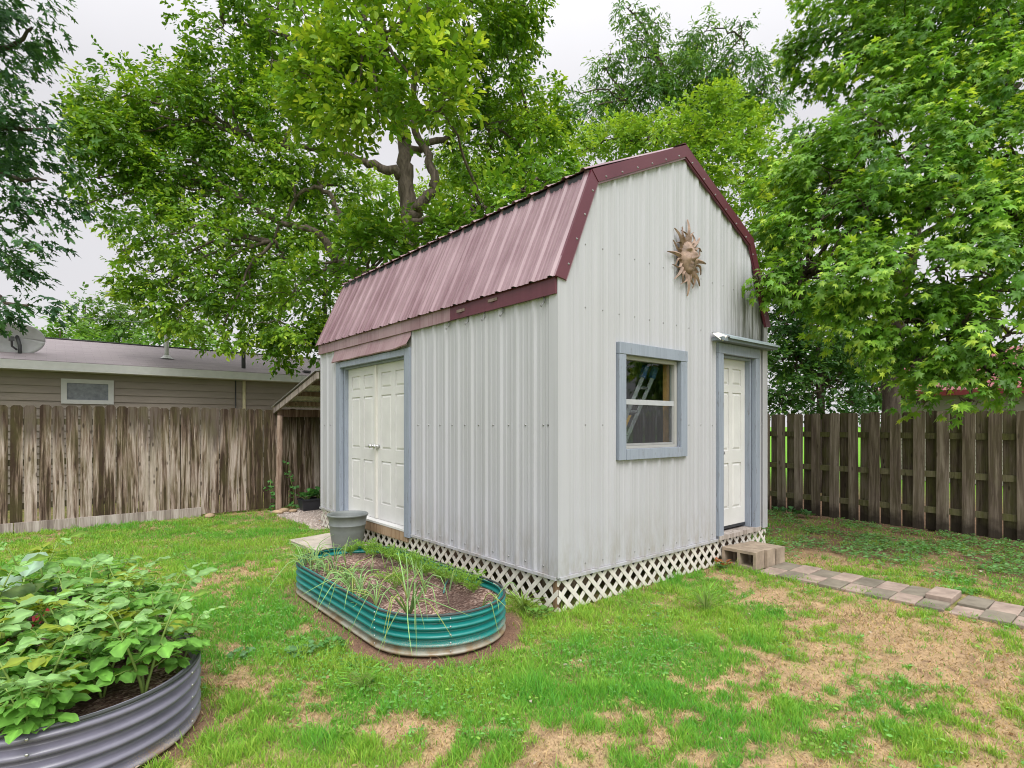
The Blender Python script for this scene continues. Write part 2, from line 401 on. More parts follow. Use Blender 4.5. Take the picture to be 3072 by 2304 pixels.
def lawn(x, y):
    lx = (x - CO[0])*CA + (y - CO[1])*SA; ly = -(x - CO[0])*SA + (y - CO[1])*CA
    g = .535 + .10*np.clip(-lx*.6 - .2, 0, 1) + .36*(fbm(x, y, .9, 3) - .5) + .75*(fbm(x, y, .24, 9, 3) - .5) + 1.15*(fbm(x, y, .075, 19, 2) - .5)
    for (gx, gy, rx, ry, am) in PW: g = g + (.5 if am > 0 else .58)*am*np.exp(-.5*(((x-gx)/rx)**2 + ((y-gy)/ry)**2)*1.6)
    for i in range(TN):
        dd = ((x - TX[i])**2 + (y - TY[i])**2)/TR[i]**2
        if x.ndim == 1 or True: g = g + TA[i]*np.exp(-np.minimum(dd, 40))
    d1 = stad_d(lx, ly, *BED); d2 = stad_d(lx, ly, *BED2)
    wob = .18*(fbm(x, y, .35, 21, 3) - .5)
    soil = np.clip(1 - (d1 + wob - .10)/.10, 0, 1)*np.clip((.95 - ly*.30 + .2), .25, 1)
    soil = np.maximum(soil, .9*np.clip(1 - (d2 + wob - .03)/.05, 0, 1))
    # bare dark brown earth in front of the right-hand fence
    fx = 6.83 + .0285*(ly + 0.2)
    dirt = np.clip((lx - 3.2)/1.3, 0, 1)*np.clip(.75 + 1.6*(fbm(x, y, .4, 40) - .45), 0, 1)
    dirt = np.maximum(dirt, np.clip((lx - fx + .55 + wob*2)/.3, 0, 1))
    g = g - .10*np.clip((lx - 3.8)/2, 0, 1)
    inside = ((lx > -.02) & (lx < 3.65) & (ly > -.02) & (ly < 5.3)) | (d1 < .01) | (d2 < .01)
    grav = np.clip((ly - 4.95 + wob)/.15, 0, 1)*np.clip((lx + .22 + wob)/.1, 0, 1)*(ly < 7.4)*(lx < 3.6)
    return np.clip(g, 0, 1), np.clip(soil, 0, 1), np.clip(dirt, 0, 1), inside, grav, lx, ly

# ------------------------------------------------------------------ ground
def axis(lo, hi, step, far):
    a = list(np.arange(lo, hi + 1e-6, step)); s = step; p = lo
    while p > -far: s *= 1.35; p -= s; a.insert(0, p)
    s = step; p = a[-1]
    while p < far: s *= 1.35; p += s; a.append(p)
    return np.array(a)
def make_ground():
    xs = axis(-7.5, 8.5, .045, 420); ys = axis(1.2, 11.2, .045, 420)
    X, Y = np.meshgrid(xs, ys); n, m = X.shape
    g, soil, dirt, ins, grav, lx, ly = lawn(X, Y)
    dry = np.array([.37, .26, .15]); grn = np.array([.20, .22, .065]); so = np.array([.19, .115, .08]); di = np.array([.15, .095, .06]); gv = np.array([.36, .30, .26])
    k = np.clip((g - .26)/.42, 0, 1)[..., None]
    var = (.8 + .4*fbm(X, Y, .12, 77, 3))[..., None]
    c = (dry*(1-k) + grn*k)*var
    dk_ = np.clip((fbm(X, Y, .07, 123, 2) - .62)*5, 0, 1)[..., None]*.7; c = c*(1 - dk_) + np.array([.15, .09, .06])*dk_
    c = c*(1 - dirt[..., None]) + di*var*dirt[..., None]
    c = c*(1 - soil[..., None]) + so*var*soil[..., None]
    c = c*(1 - grav[..., None]) + gv*grav[..., None]
    far = np.clip((np.hypot(X, Y - 5) - 10)/6, 0, 1)[..., None]
    c = c*(1 - far) + np.array([.13, .30, .03])*far
    Z = .018*(fbm(X, Y, .5, 5) - .5) + .012*(fbm(X, Y, .12, 6) - .5) - .012*soil - .01
    V = np.stack([X, Y, Z], -1).reshape(-1, 3)
    i = np.arange(n*m).reshape(n, m)
    q = np.stack([i[:-1,:-1], i[:-1,1:], i[1:,1:], i[1:,:-1]], -1).reshape(-1, 4)
    t = NT('lawn_soil'); a = t.n('ShaderNodeAttribute', attribute_name='tint').outputs['Color']; o = t.obj()
    f = t.noise(o, 55.0, 6, .75); f2 = t.noise(t.mapping(o, (90, 35, 60)), 1.0, 4, .7, 1.0)
    cc = t.mix(1.0, a, t.ramp(t.math('ADD', t.math('MULTIPLY', f, .5), t.math('MULTIPLY', f2, .5)), [(.34, (.30, .26, .24)), (.47, (.95, .95, .95)), (.62, (1.5, 1.5, 1.45))]), 'MULTIPLY')
    mat = t.done(t.bsdf(cc, .95, .08, t.bump(f, .8, .012)))
    tag(np_mesh('ground', V, [q], mat, None, c.reshape(-1, 3), True), kind='structure')
make_ground()

# ------------------------------------------------------------------ grass blades
def blades(name, x, y, h, w, tint, lean, label, zoff=0.0):
    n = len(x); az = R.random(n)*2*PI; la = R.random(n)*2*PI
    sx, sy = np.cos(az)*w, np.sin(az)*w; bx, by = np.cos(la)*lean*h, np.sin(la)*lean*h
    z0 = np.full(n, -.012) + zoff
    hz = h*np.sqrt(np.maximum(.08, 1 - lean**2*.7))
    V = np.empty((n, 5, 3))
    V[:,0] = np.c_[x - sx, y - sy, z0]; V[:,1] = np.c_[x + sx, y + sy, z0]
    V[:,2] = np.c_[x + sx*.8 + bx*.4, y + sy*.8 + by*.4, z0 + hz*.62]; V[:,3] = np.c_[x - sx*.8 + bx*.4, y - sy*.8 + by*.4, z0 + hz*.62]
    V[:,4] = np.c_[x + bx, y + by, z0 + hz]
    b = (np.arange(n)*5)[:,None]
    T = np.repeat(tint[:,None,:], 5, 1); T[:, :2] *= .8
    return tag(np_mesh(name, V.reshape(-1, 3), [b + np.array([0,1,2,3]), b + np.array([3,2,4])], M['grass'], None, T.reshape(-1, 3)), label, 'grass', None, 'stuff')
def make_grass():
    xs, ys = [], []
    for (y0, y1, dens) in ((2.0, 3.4, 17000), (3.4, 4.8, 10000), (4.8, 6.6, 5500), (6.6, 9.0, 3200), (9.0, 12.2, 1800)):
        hw = (y1)*1.02 + .3; nn = int(dens*(y1 - y0)*2*hw)
        xx = (R.random(nn)*2 - 1)*hw; yy = y0 + R.random(nn)*(y1 - y0)
        k = np.abs(xx) < yy*.98 + .35; xs.append(xx[k]); ys.append(yy[k])
    x = np.concatenate(xs); y = np.concatenate(ys)
    g, soil, dirt, ins, grav, lx, ly = lawn(x, y)
    fx = 6.83 + .0285*(ly + .2)
    ok = ~ins & (grav < .3) & (lx < fx + .25) & (ly < 7.6)
    tf0 = fbm(x, y, .2, 8, 2)
    path = (lx > 2.63 + .03*(tf0 - .5)*4) & (lx < 3.22) & (ly < -.40) & (ly > -3.4)
    ok &= ~path & ~((lx > 2.55) & (lx < 3.2) & (ly > -.5) & (ly < .05)) & ~((lx > -.72) & (lx < -.1) & (ly > 3.15) & (ly < 4.3))
    k = np.clip((g - .27)/.40, 0, 1)
    # tufts
    tf = fbm(x, y, .13, 61, 2)
    keep = R.random(len(x)) < (1 - .96*soil)*(1 - .8*dirt)*(.30 + .70*k)
    i = np.where(ok & keep)[0]; x, y, k, tf, dirt, lx, ly = x[i], y[i], k[i], tf[i], dirt[i], lx[i], ly[i]
    n = len(x); u = R.random(n)
    green = u < (.10 + .84*k)
    big = fbm(x, y, .6, 31, 3)
    c1 = np.array([.18, .43, .04]); c2 = np.array([.41, .58, .095]); c3 = np.array([.115, .39, .065])
    s = R.random(n)[:,None]; b = np.clip((big - .35)*3.3, 0, 1)[:,None]
    gcol = (c1*(1-s) + c2*s)*(1-b) + (c3*(1-s) + c1*1.15*s)*b
    dcol = np.array([.56, .42, .23])*(.35 + .9*R.random(n))[:,None]; dcol[:,2] *= (.8 + .4*R.random(n))
    tint = np.where(green[:,None], gcol, dcol)
    far = np.clip((y - 2)/8, 0, 1)
    h = np.where(green, .014 + .026*R.random(n) + .045*k*np.clip(tf - .35, 0, 1)*2*(.4 + R.random(n)), .012 + .030*R.random(n))
    h *= (1 + .15*far)*np.where(R.random(n) < .05, 1.8, 1)
    # untrimmed fringe along the foundations and the fence
    fr = np.exp(-np.maximum(-ly, 0)/.12)*((lx > -.1) & (lx < 2.6) & (ly < 0)); h *= 1 + .9*fr
    w = (.0013 + .0011*R.random(n))*(1 + 1.3*far)
    lean = np.where(green, .25 + .6*R.random(n), .75 + .3*R.random(n))
    blades('lawn_grass', x, y, h, w, tint, np.minimum(lean, 1.08), 'short patchy green and dried tan grass covering the yard')
make_grass()

# ------------------------------------------------------------------ leaf instancing
def template(kind):
    if kind == 'oval':
        v = [(0,0,0), (-.22,.30,.07), (-.23,.66,.06), (0,1,-.06), (.23,.66,.06), (.22,.30,.07)]
        return np.array(v), [np.array([[0,3,2,1]]), np.array([[0,5,4,3]])]
    if kind == 'long':
        v = [(0,0,0), (-.14,.40,.04), (0,1,-.08), (.14,.40,.04)]
        return np.array(v), [np.array([[0,2,1]]), np.array([[0,3,2]])]
    if kind == 'maple':
        a = [(0,0), (-.16,.16), (-.46,.12), (-.30,.34), (-.44,.66), (-.13,.52), (0,1.0), (.13,.52), (.44,.66), (.30,.34), (.46,.12), (.16,.16)]
    if kind == 'oak':
        a = [(0,0), (-.06,.18), (-.30,.26), (-.09,.38), (-.34,.60), (-.09,.62), (-.10,.80), (0,1.0), (.10,.80), (.09,.62), (.34,.60), (.09,.38), (.30,.26), (.06,.18)]
    n = len(a); v = [(p[0]*.9, p[1], -.30*abs(p[0]) - .22*p[1]**2) for p in a] + [(0, .36, .02)]
    return np.array(v), [np.array([[i, (i+1) % n, n] for i in range(n)])]
TEMPL = {k: template(k) for k in ('oval', 'long', 'maple', 'oak')}
def unit(a): return a/np.maximum(np.linalg.norm(a, axis=-1, keepdims=True), 1e-9)
def leaves(kind, pos, dirs, nrm, size):
    T, fs = TEMPL[kind]; n = len(pos)
    d = unit(dirs); s = unit(np.cross(d, nrm)); u = np.cross(s, d)
    V = pos[:,None,:] + size[:,None,None]*(T[None,:,0:1]*s[:,None,:] + T[None,:,1:2]*d[:,None,:] + T[None,:,2:3]*u[:,None,:])
    base = (np.arange(n)*len(T))
    G = [(base[:,None,None] + f[None]).reshape(-1, f.shape[1]) for f in fs]
    return V.reshape(-1, 3), G, len(T)

def crown_arrays(blobs, kind, leaf, lai, cols, droop=.25, sub=16, clump=.42, per=9, bright=None, flat=.8, wind=(0,0,0)):
    """blobs (centre, radius[, weight]) -> twigs full of leaves"""
    area = {'oval': .32, 'long': .14, 'maple': .36, 'oak': .22}[kind]*leaf*leaf
    P, D, N, S, C = [], [], [], [], []
    for bl in blobs:
        c, r = np.array(bl[0]), bl[1]; wgt = bl[2] if len(bl) > 2 else 1.0
        nleaf = max(12, int(lai*wgt*PI*r*r/area)); nt = max(3, nleaf//per)
        ns = max(4, int(sub*min(1.5, max(.4, r/.9))))
        sd = unit(R.normal(size=(ns, 3))); sd[:,2] = sd[:,2]*.85 + .1
        sc_ = c + sd*r*(.35 + .6*R.random((ns, 1))**.6)*np.array([1, 1, flat])
        srad = r*clump*(.7 + .6*R.random(ns))
        si = R.integers(0, ns, nt)
        td = unit(R.normal(size=(nt, 3)) + 1.1*unit(sc_[si] - c))
        tp = sc_[si] + td*(srad[si]*R.random(nt)**.5)[:,None]*np.array([1,1,.75])
        td = unit(td + np.array([0, 0, -droop]) + np.array(wind))
        hue = R.random(ns)[si]; shade = .75 + .5*R.random(nt)
        L = leaf*per*.30
        k = np.tile(np.arange(per), nt); ti = np.repeat(np.arange(nt), per)
        tt = (k + R.random(len(k)))/per
        side = unit(np.cross(td, np.array([0, 0, 1.0]) + .3*R.normal(size=(nt, 3))))
        sg = np.where(k % 2, 1, -1)[:,None]
        p = tp[ti] + td[ti]*(tt*L)[:,None] + .12*leaf*R.normal(size=(len(k), 3))
        d = unit(td[ti]*(.35 + .6*tt)[:,None] + sg*side[ti]*(1.0 - .6*tt)[:,None] + np.array([0, 0, -droop*.9]) + np.array(wind)*.8 + .30*R.normal(size=(len(k), 3)))
        nr = unit(np.array([0, 0, 1.0]) + .45*R.normal(size=(len(k), 3)) + .35*unit(tp - c)[ti])
        s = leaf*(.45 + .85*R.random(len(k)))*(1 - .35*tt*(tt > .8))
        c0, c1, c2 = [np.array(q) for q in cols]
        hx = hue[ti][:,None]; base = c0*(1 - hx) + c1*hx
        tip = np.clip((tt - .60)*3.0, 0, 1)[:,None]*np.clip((hue[ti][:,None] - .30)*2, 0, 1)
        cc = (base*(1 - tip) + c2*tip)*shade[ti][:,None]*(.85 + .3*R.random((len(k), 1)))
        P.append(p); D.append(d); N.append(nr); S.append(s); C.append(cc)
    P, D, N, S, C = map(np.concatenate, (P, D, N, S, C))
    V, G, nv = leaves(kind, P, D, N, S)
    return V, G, np.repeat(C, nv, 0)

def merge(parts):
    V = np.concatenate([p[0] for p in parts]); T = np.concatenate([p[2] for p in parts]); G = []; o = 0
    for p in parts: G += [g + o for g in p[1]]; o += len(p[0])
    return V, G, T

def limb(mb, pts, r0, r1, wob=.06, n=8, sub=5):
    pts = [np.array(p, float) for p in pts]; out = []
    for i in range(len(pts) - 1):
        a = pts[max(i-1, 0)]; b = pts[i]; c = pts[i+1]; d = pts[min(i+2, len(pts)-1)]
        for j in range(sub):
            t = j/sub
            out.append(.5*(2*b + (c - a)*t + (2*a - 5*b + 4*c - d)*t*t + (3*b - a - 3*c + d)*t**3))
    out.append(pts[-1]); k = len(out)
    out = [p + (wob*R.normal(size=3)*min(1, i/2) if 0 < i < k-1 else 0) for i, p in enumerate(out)]
    mb.tube(out, [r0 + (r1 - r0)*(i/(k-1))**.8 for i in range(k)], n); return out

def tree(name, label, base, trunk, limbs, sets, bark, leafmat, group=None, twig_to=None, r0=.22):
    """trunk: list of points; limbs: (points, r0, r1); sets: list of crown array tuples"""
    t = thing(name, label, 'tree', base, 0, group); b = np.array(base)
    mb = MB()
    limb(mb, [np.array(p) - b for p in trunk], r0, r0*(.4 if r0 > .24 else .12), .025, 12)
    for (pts, ra, rb) in limbs: limb(mb, [np.array(p) - b for p in pts], ra, rb, .03, 8)
    if twig_to:
        src = [np.array(q) for q in trunk[1:]] + [np.array(q) for l in limbs for q in l[0][1:]]
        for bl in twig_to:
            c = np.array(bl[0]); s = min(src, key=lambda q: np.linalg.norm(q - c) + .6*max(0, q[2] - c[2]))
            mid = (s + c)/2 + np.array([0, 0, .12*np.linalg.norm(s - c)])
            limb(mb, [s - b, mid - b, c - b], min(.06, .03 + .02*bl[1]), .014, .04, 6, 4)
            for q in range(4):
                e = c + unit(R.normal(size=3))*bl[1]*.85
                limb(mb, [c - b, (c + e)/2 - b + np.array([0,0,.04]), e - b], .014, .004, .02, 5, 3)
    mb.build('trunk', bark, t, True)
    V, G, T = merge(sets)
    np_mesh('crown', V - b, G, leafmat, t, T)
    return t
def B(lst): return [(seen(q[0], q[1], q[3]), q[2]*q[3]/1202.4, *(q[4:5])) for q in lst]

# greens (base colours): darker mature, lighter mature, young tips
G_BIG = ((.075, .19, .015), (.20, .38, .028), (.44, .60, .055))
G_NEAR = ((.11, .25, .02), (.27, .45, .035), (.50, .62, .07))
G_OAK = ((.03, .09, .035), (.06, .155, .05), (.13, .27, .06))
G_MAPLE = ((.08, .21, .024), (.22, .44, .042), (.50, .66, .08))
G_BRIGHT = ((.19, .36, .04), (.28, .46, .045), (.40, .54, .06))
G_FAR = ((.09, .19, .045), (.15, .27, .06), (.25, .36, .08))
G_DARK = ((.06, .16, .03), (.13, .27, .04), (.24, .40, .055))

def big_tree():
    A = B([(480,60,85,13,.55), (600,20,100,13,.8), (330,210,90,12.5), (240,265,75,12.3), (420,250,100,12.8), (300,330,100,12.4), (212,385,48,12), (400,400,110,12.8,.8),
           (520,330,100,13,.8), (520,170,95,13.2,.7), (320,470,75,12.2,.8), (430,540,105,12,.8), (330,590,70,11.8,.8), (400,655,80,11.5,.9), (520,640,95,11.8,.8),
           (620,560,80,12.5,.6), (600,690,85,11.5), (655,735,55,11.3), (480,715,50,11.3), (560,460,90,12.6,.6), (620,380,85,12.8,1.0), (700,400,60,13.4,.9), (760,420,45,13.6,.8), (560,250,70,13), (460,160,60,13,.9), (590,130,60,12.6), (700,480,45,12.8,.8), (270,300,60,12.2), (360,400,70,12.4), (205,220,45,12.2,.8), (640,250,80,12.6,.8),
           (500,-120,150,12.5,.5), (330,640,40,11.6), (600,770,28,11.3), (270,540,28,11.9,.7), (190,440,22,12,.5), (640,640,60,11.5,.8),
           (1050,160,95,13), (1120,230,80,13.5), (1175,265,55,14), (1060,320,95,13), (1150,350,85,13), (1215,330,50,14), (1000,60,100,12,.8), (1080,35,70,12,.8), (1140,15,48,12,.7), (1090,120,60,12.8),
           (985,345,45,13.4,.8), (1020,420,60,12.2), (1000,-120,170,11.5,.5)])
    N_ = B([(690,70,90,9.2), (790,60,100,9), (880,40,90,9), (900,170,95,8.8), (770,190,100,9), (815,255,55,9,.9), (950,240,60,9), (680,170,70,9.6), (720,290,70,10), (960,110,50,9), (750,-140,190,9.5,.4)])
    L_ = B([(770,530,62,10.7), (850,515,62,10.5), (955,505,62,10.4), (1050,455,75,10.5), (1130,410,80,11), (800,560,65,10.9), (720,590,50,11), (880,540,60,10.8), (1000,520,50,10.6), (1190,390,55,11.4), (930,545,40,10.8)])
    s = seen
    base = (s(890,450,13)[0], 13.0, 0.0)
    trunk = [base, s(888,700,13), s(882,450,13), s(876,380,13), s(872,300,12.9), s(850,200,12.6), s(820,60,12.2), s(800,-150,12)]
    limbs = [([s(890,470,13), s(915,440,12.9), s(936,400,12.8), s(925,340,12.8), s(895,270,12.6), s(900,150,12), s(930,0,11.5)], .15, .05),
             ([s(872,380,13), s(830,365,12.9), s(770,345,12.8), s(700,325,12.6), s(610,315,12.6), s(520,290,12.7)], .13, .03),
             ([s(885,600,13), s(800,600,12.6), s(728,562,12.3), s(705,520,12.2), s(660,492,12.2), s(590,472,12.3), s(530,430,12.5)], .15, .04),
             ([s(884,520,13), s(820,490,12.8), s(745,486,12.6), s(728,450,12.6), s(690,405,12.6), s(640,430,12.5), s(590,520,12.2)], .10, .03),
             ([s(876,330,12.9), s(960,300,13), s(1050,270,13), s(1150,270,13.5)], .10, .03),
             ([s(884,480,13), s(960,470,12), s(1040,450,11), s(1120,420,11)], .08, .02),
             ([s(872,300,12.9), s(840,240,11.5), s(800,180,10), s(800,100,9.2)], .09, .03),
             ([s(860,220,12.7), s(700,120,12.8), s(560,60,13), s(480,40,13)], .10, .02)]
    sets = [crown_arrays(A, 'oval', .125, 5.2, G_BIG, .30, 16, .40, 9),
            crown_arrays(N_, 'oval', .15, 5.2, G_NEAR, .05, 18, .40, 9),
            crown_arrays(L_, 'oval', .15, 5.0, ((.10,.24,.022), (.20,.40,.035), (.42,.58,.06)), .0, 16, .40, 9)]
    tree('spreading_tree', 'tall spreading tree with forked grey trunk and bright leaf tips behind the shed roof', base, trunk, limbs, sets, M['bark'], M['leaf'], None, A + N_ + L_, .25)
big_tree()

def oak_tree():
    bl = B([(10,50,60,8), (65,0,45,8,.8), (45,95,24,8,.7), (70,50,20,8,.7), (5,125,30,8,.6), (10,235,65,8), (75,275,50,8,.9), (30,320,75,8), (115,335,40,8,.8), (25,400,70,8), (85,420,40,8,.8), (10,480,65,8,.9),
            (60,515,40,8,.6), (10,560,40,8,.6), (10,645,42,7.6), (70,650,30,7.6,.8), (120,650,18,7.6,.7), (100,455,22,8,.6), (20,185,30,8,.5),
            (-90,100,110,8.2), (-90,330,120,8.2), (-80,560,100,8)])
    base = (seen(-190,900,8.4)[0], 8.6, 0); s = seen
    trunk = [base, s(-190,700,8.6), s(-180,400,8.6), s(-170,100,8.5), s(-150,-200,8.5)]
    limbs = [([s(-185,600,8.6), s(-60,620,8.2), s(60,660,7.6)], .07, .015), ([s(-180,420,8.6), s(-50,380,8.2), s(100,390,8)], .08, .015), ([s(-175,200,8.5), s(-30,120,8.1), s(70,60,8)], .08, .015), ([s(-180,300,8.5), s(-50,280,8.1), s(110,280,8)], .08, .015)]
    tree('oak_tree', 'dark green oak with deeply lobed leaves reaching in at the left above the satellite dish', base, trunk, limbs,
         [crown_arrays(bl, 'oak', .16, 2.7, G_OAK, .25, 10, .40, 8, wind=(.35, 0, -.05), flat=.5)], M['bark2'], M['leaf_dull'], None, None, .2)
oak_tree()

def maple_tree():
    bl = B([(1850,50,95,9), (1785,110,65,9.5), (1960,50,115,8.5), (2080,80,115,8), (2190,60,115,7.5), (1850,160,75,9), (1950,180,95,8), (2060,200,105,7.5), (2170,200,105,7.2),
            (1905,270,85,7.5), (1810,285,65,8.5,.9), (1730,330,65,8.5,.9), (1750,400,75,8), (1830,370,95,7.2), (1950,330,105,7), (2080,320,105,6.8), (2190,330,105,6.5), (1700,470,55,8), (1770,480,85,7),
            (1880,480,95,6.8), (2000,450,105,6.6), (2120,470,105,6.4), (2200,480,85,6.2), (1690,560,50,7.4), (1640,603,22,6.45), (1675,625,30,6.6), (1720,640,50,7), (1790,580,85,6.6), (1900,590,95,6.5), (2020,580,95,6.3),
            (2140,600,95,6.1), (1850,680,75,6.8), (1960,690,85,6.3), (2080,700,85,6), (2180,720,75,6), (1970,790,45,6.2,.8), (2060,810,50,6,.8), (2140,810,50,5.9,.8), (1995,868,16,6.1,.8), (2095,865,24,5.9,.8), (2110,790,40,5.9,.8),
            (1720,120,28,9.6,.8), (1770,180,45,9.4,.8), (1990,-120,170,8.2,.4), (2200,-100,170,7.5,.4), (1840,-80,100,9,.5), (2290,300,110,6.6), (2290,550,110,6.2), (1670,400,40,8.2,.8), (2170,770,45,5.9,.8), (2190,820,35,5.9,.9), (2010,820,35,6.1,.9), (1900,760,40,6.6,.8), (2120,760,45,6), (1800,400,60,7.4), (1870,440,50,7)])
    s = seen; base = (s(1922,900,11)[0], 11.0, 0)
    trunk = [base, s(1924,860,11), s(1935,760,10.9), s(1950,640,10.6), s(1990,450,10), s(2030,250,9.3), s(2060,50,8.7), s(2080,-150,8.4)]
    limbs = [([s(1950,640,10.6), s(1900,500,9.5), s(1850,400,8.5), s(1780,300,8.6)], .07, .02), ([s(2010,350,9.7), s(2130,260,8.5), s(2200,230,7.8), s(2260,150,7.4)], .09, .03), ([s(2030,250,9.3), s(1950,120,9), s(1860,60,9.1)], .08, .02),
             ([s(2060,60,8.7), s(2160,20,8.2), s(2200,-60,8)], .09, .04), ([s(1960,600,10.5), s(2020,640,8.5), s(2080,720,6.6)], .06, .015), ([s(1960,590,10.5), s(1850,580,8.5), s(1740,600,7.4)], .06, .01), ([s(1975,520,10.2), s(2080,460,8.2), s(2170,450,6.8)], .07, .02)]
    tree('maple_tree', 'large silver maple with star-shaped leaves hanging over the dark fence at the right', base, trunk, limbs,
         [crown_arrays(bl, 'maple', .118, 5.2, G_MAPLE, .40, 18, .40, 9, wind=(-.40, -.08, -.10), flat=.8)], M['bark2'], M['leaf'], None, bl, .19)
maple_tree()

def other_trees():
    s = seen
    tall = B([(1357,20,20,20), (1387,33,18,20), (1417,50,15,20), (1353,87,24,20), (1387,83,26,20), (1320,117,22,20,.8), (1303,150,20,20,.8), (1420,100,28,20,.8), (1370,133,33,20), (1403,167,42,20), (1290,200,30,20), (1340,200,42,20), (1440,150,38,20,.8),
              (1525,67,26,20), (1600,57,20,20,.8), (1508,100,45,20), (1608,110,26,20), (1541,133,46,20), (1640,165,40,20), (1580,190,56,20), (1500,200,56,20), (1640,225,45,20), (1690,195,22,20,.7), (1470,170,40,20,.8), (1330,260,55,20), (1420,240,60,20), (1250,260,45,19), (1230,200,25,19,.6), (1560,260,60,20)])
    base = (s(1450,900,20)[0], 20, 0)
    tree('walnut_tree', 'tall open tree with drooping feathery tips against the sky, far behind the shed peak', base, [base, s(1452,600,20), s(1450,300,20), s(1420,120,20), s(1370,30,20)],
         [([s(1450,320,20), s(1520,180,20), s(1600,80,20)], .09, .02), ([s(1450,360,20), s(1360,220,20), s(1310,150,20)], .08, .02), ([s(1450,350,20), s(1560,250,20), s(1650,180,20)], .08, .02)],
         [crown_arrays(tall, 'long', .21, 4.2, G_DARK, .55, 12, .38, 9)], M['bark2'], M['leaf_dull'], None, tall, .2)
    bush = B([(1480,265,60,14.5), (1560,250,60,14.5), (1420,300,50,14.5), (1540,330,75,14.5), (1620,290,50,14.5), (1600,390,75,14), (1660,440,55,13.5), (1650,530,50,13.5), (1380,290,45,15), (1330,300,50,15.5), (1270,320,45,15.5), (1640,350,45,14), (1700,520,45,13), (1680,610,45,13),(1700,350,35,14,.7), (1450,350,60,14.5), (1500,430,80,14.5)])
    base = (s(1560,900,14.5)[0], 14.5, 0)
    tree('bright_tree', 'yellow-green bushy tree rising just beyond the shed roof peak', base, [base, s(1558,700,14.5), s(1550,500,14.5), s(1530,320,14.5)],
         [([s(1555,600,14.5), s(1640,480,14), s(1660,430,13.6)], .06, .02), ([s(1555,560,14.5), s(1450,400,14.6), s(1380,310,15)], .06, .02)],
         [crown_arrays(bush, 'oval', .13, 4.5, G_BRIGHT, .1, 16, .42, 9)], M['bark2'], M['leaf'], None, bush, .13)
    bk = B([(640,480,70,17), (720,520,70,17), (800,470,70,17.5), (560,540,60,17), (700,600,60,17), (620,620,60,17), (760,420,60,17.5), (880,420,60,17.5), (1000,380,60,18), (1100,360,60,18), (950,430,60,17.5), (560,640,50,17), (480,560,40,17,.7)])
    base = (s(700,900,17)[0], 17, 0)
    tree('bright_tree', 'pale yellow-green tree glimpsed between the limbs of the spreading tree', base, [base, s(702,700,17), s(705,560,17)],
         [([s(703,640,17), s(800,500,17.3), s(900,430,17.5)], .06, .02), ([s(703,640,17), s(620,560,17), s(560,540,17)], .06, .02)],
         [crown_arrays(bk, 'oval', .15, 2.6, G_BRIGHT, .1, 14, .42, 9)], M['bark2'], M['leaf'], None, None, .15)
    dk = B([(1700,700,70,13), (1790,730,70,13), (1870,770,60,13.2), (1720,800,60,12.6), (1810,820,50,12.8), (1890,845,32,12.6,.8), (1690,860,35,12.4), (1760,870,32,12.4), (1840,875,25,12.4), (1770,650,60,13), (1680,690,45,14), (1740,780,60,14.5), (1840,780,60,14.5), (1930,800,55,15), (1700,850,40,14), (1800,860,40,14.5), (1880,880,35,14.5), (1950,860,25,15), (1950,740,50,15), (1860,680,60,14.5), (1700,620,50,14), (1690,780,40,12.6), (1900,720,40,13.4,.7)])
    base = (s(1770,900,13)[0], 13, 0)
    tree('hedge_tree', 'low dense dark tree filling the corner between shed and right fence', base, [base, s(1770,830,13), s(1768,760,13), s(1765,680,13)], [([s(1770,830,13), s(1850,790,13), s(1880,760,13.2)], .05, .015), ([s(1770,820,13), s(1720,760,12.8), s(1700,710,13)], .05, .015)],
         [crown_arrays(dk, 'oval', .12, 5.0, ((.04,.12,.025), (.08,.21,.04), (.18,.35,.06)), .1, 16, .42, 9)], M['bark2'], M['leaf'], None, dk, .12)
    # far row over the neighbour's roof
    rows = [('slim pointed tree above the grey roof, next to the oak branch', [(185,660,14,33), (182,690,22,33), (190,725,32,33), (180,640,7,33)], G_FAR),
            ('broad feathery tree far beyond the grey roof, left of the vent pipe', [(255,665,28,34), (240,690,40,34), (285,695,38,34), (262,730,45,34), (250,640,12,34), (310,680,26,34), (230,735,40,34)], G_FAR),
            ('low bright green tree behind the roof ridge beside the dish', [(130,715,36,30), (160,735,40,30), (110,735,30,30), (200,740,34,30)], ((.10,.22,.04), (.15,.29,.05), (.22,.36,.06))),
            ('rounded bright tree behind the roof ridge near the vent pipe', [(345,735,40,31), (400,745,40,31), (440,755,26,31), (375,715,26,31), (300,750,30,31)], ((.11,.23,.04), (.16,.30,.05), (.24,.38,.06))),
            ('small bluish green tree end of the far row beside the hanging boughs', [(470,750,20,33), (455,735,20,33), (420,715,28,33), (490,762,14,33)], G_FAR)]
    for lab, bl, g in rows:
        b = B(bl); y = bl[0][3]; base = (s(bl[0][0], 900, y)[0], y, 0)
        tree('distant_tree', lab, base, [base, s(bl[0][0], 800, y), s(bl[0][0], bl[0][1], y)], [], [crown_arrays(b, 'oval', .30, 4.0, g, .1, 14, .42, 8)], M['bark2'], M['leaf_dull'], 'trees beyond the neighbouring roof', None, .2)
other_trees()

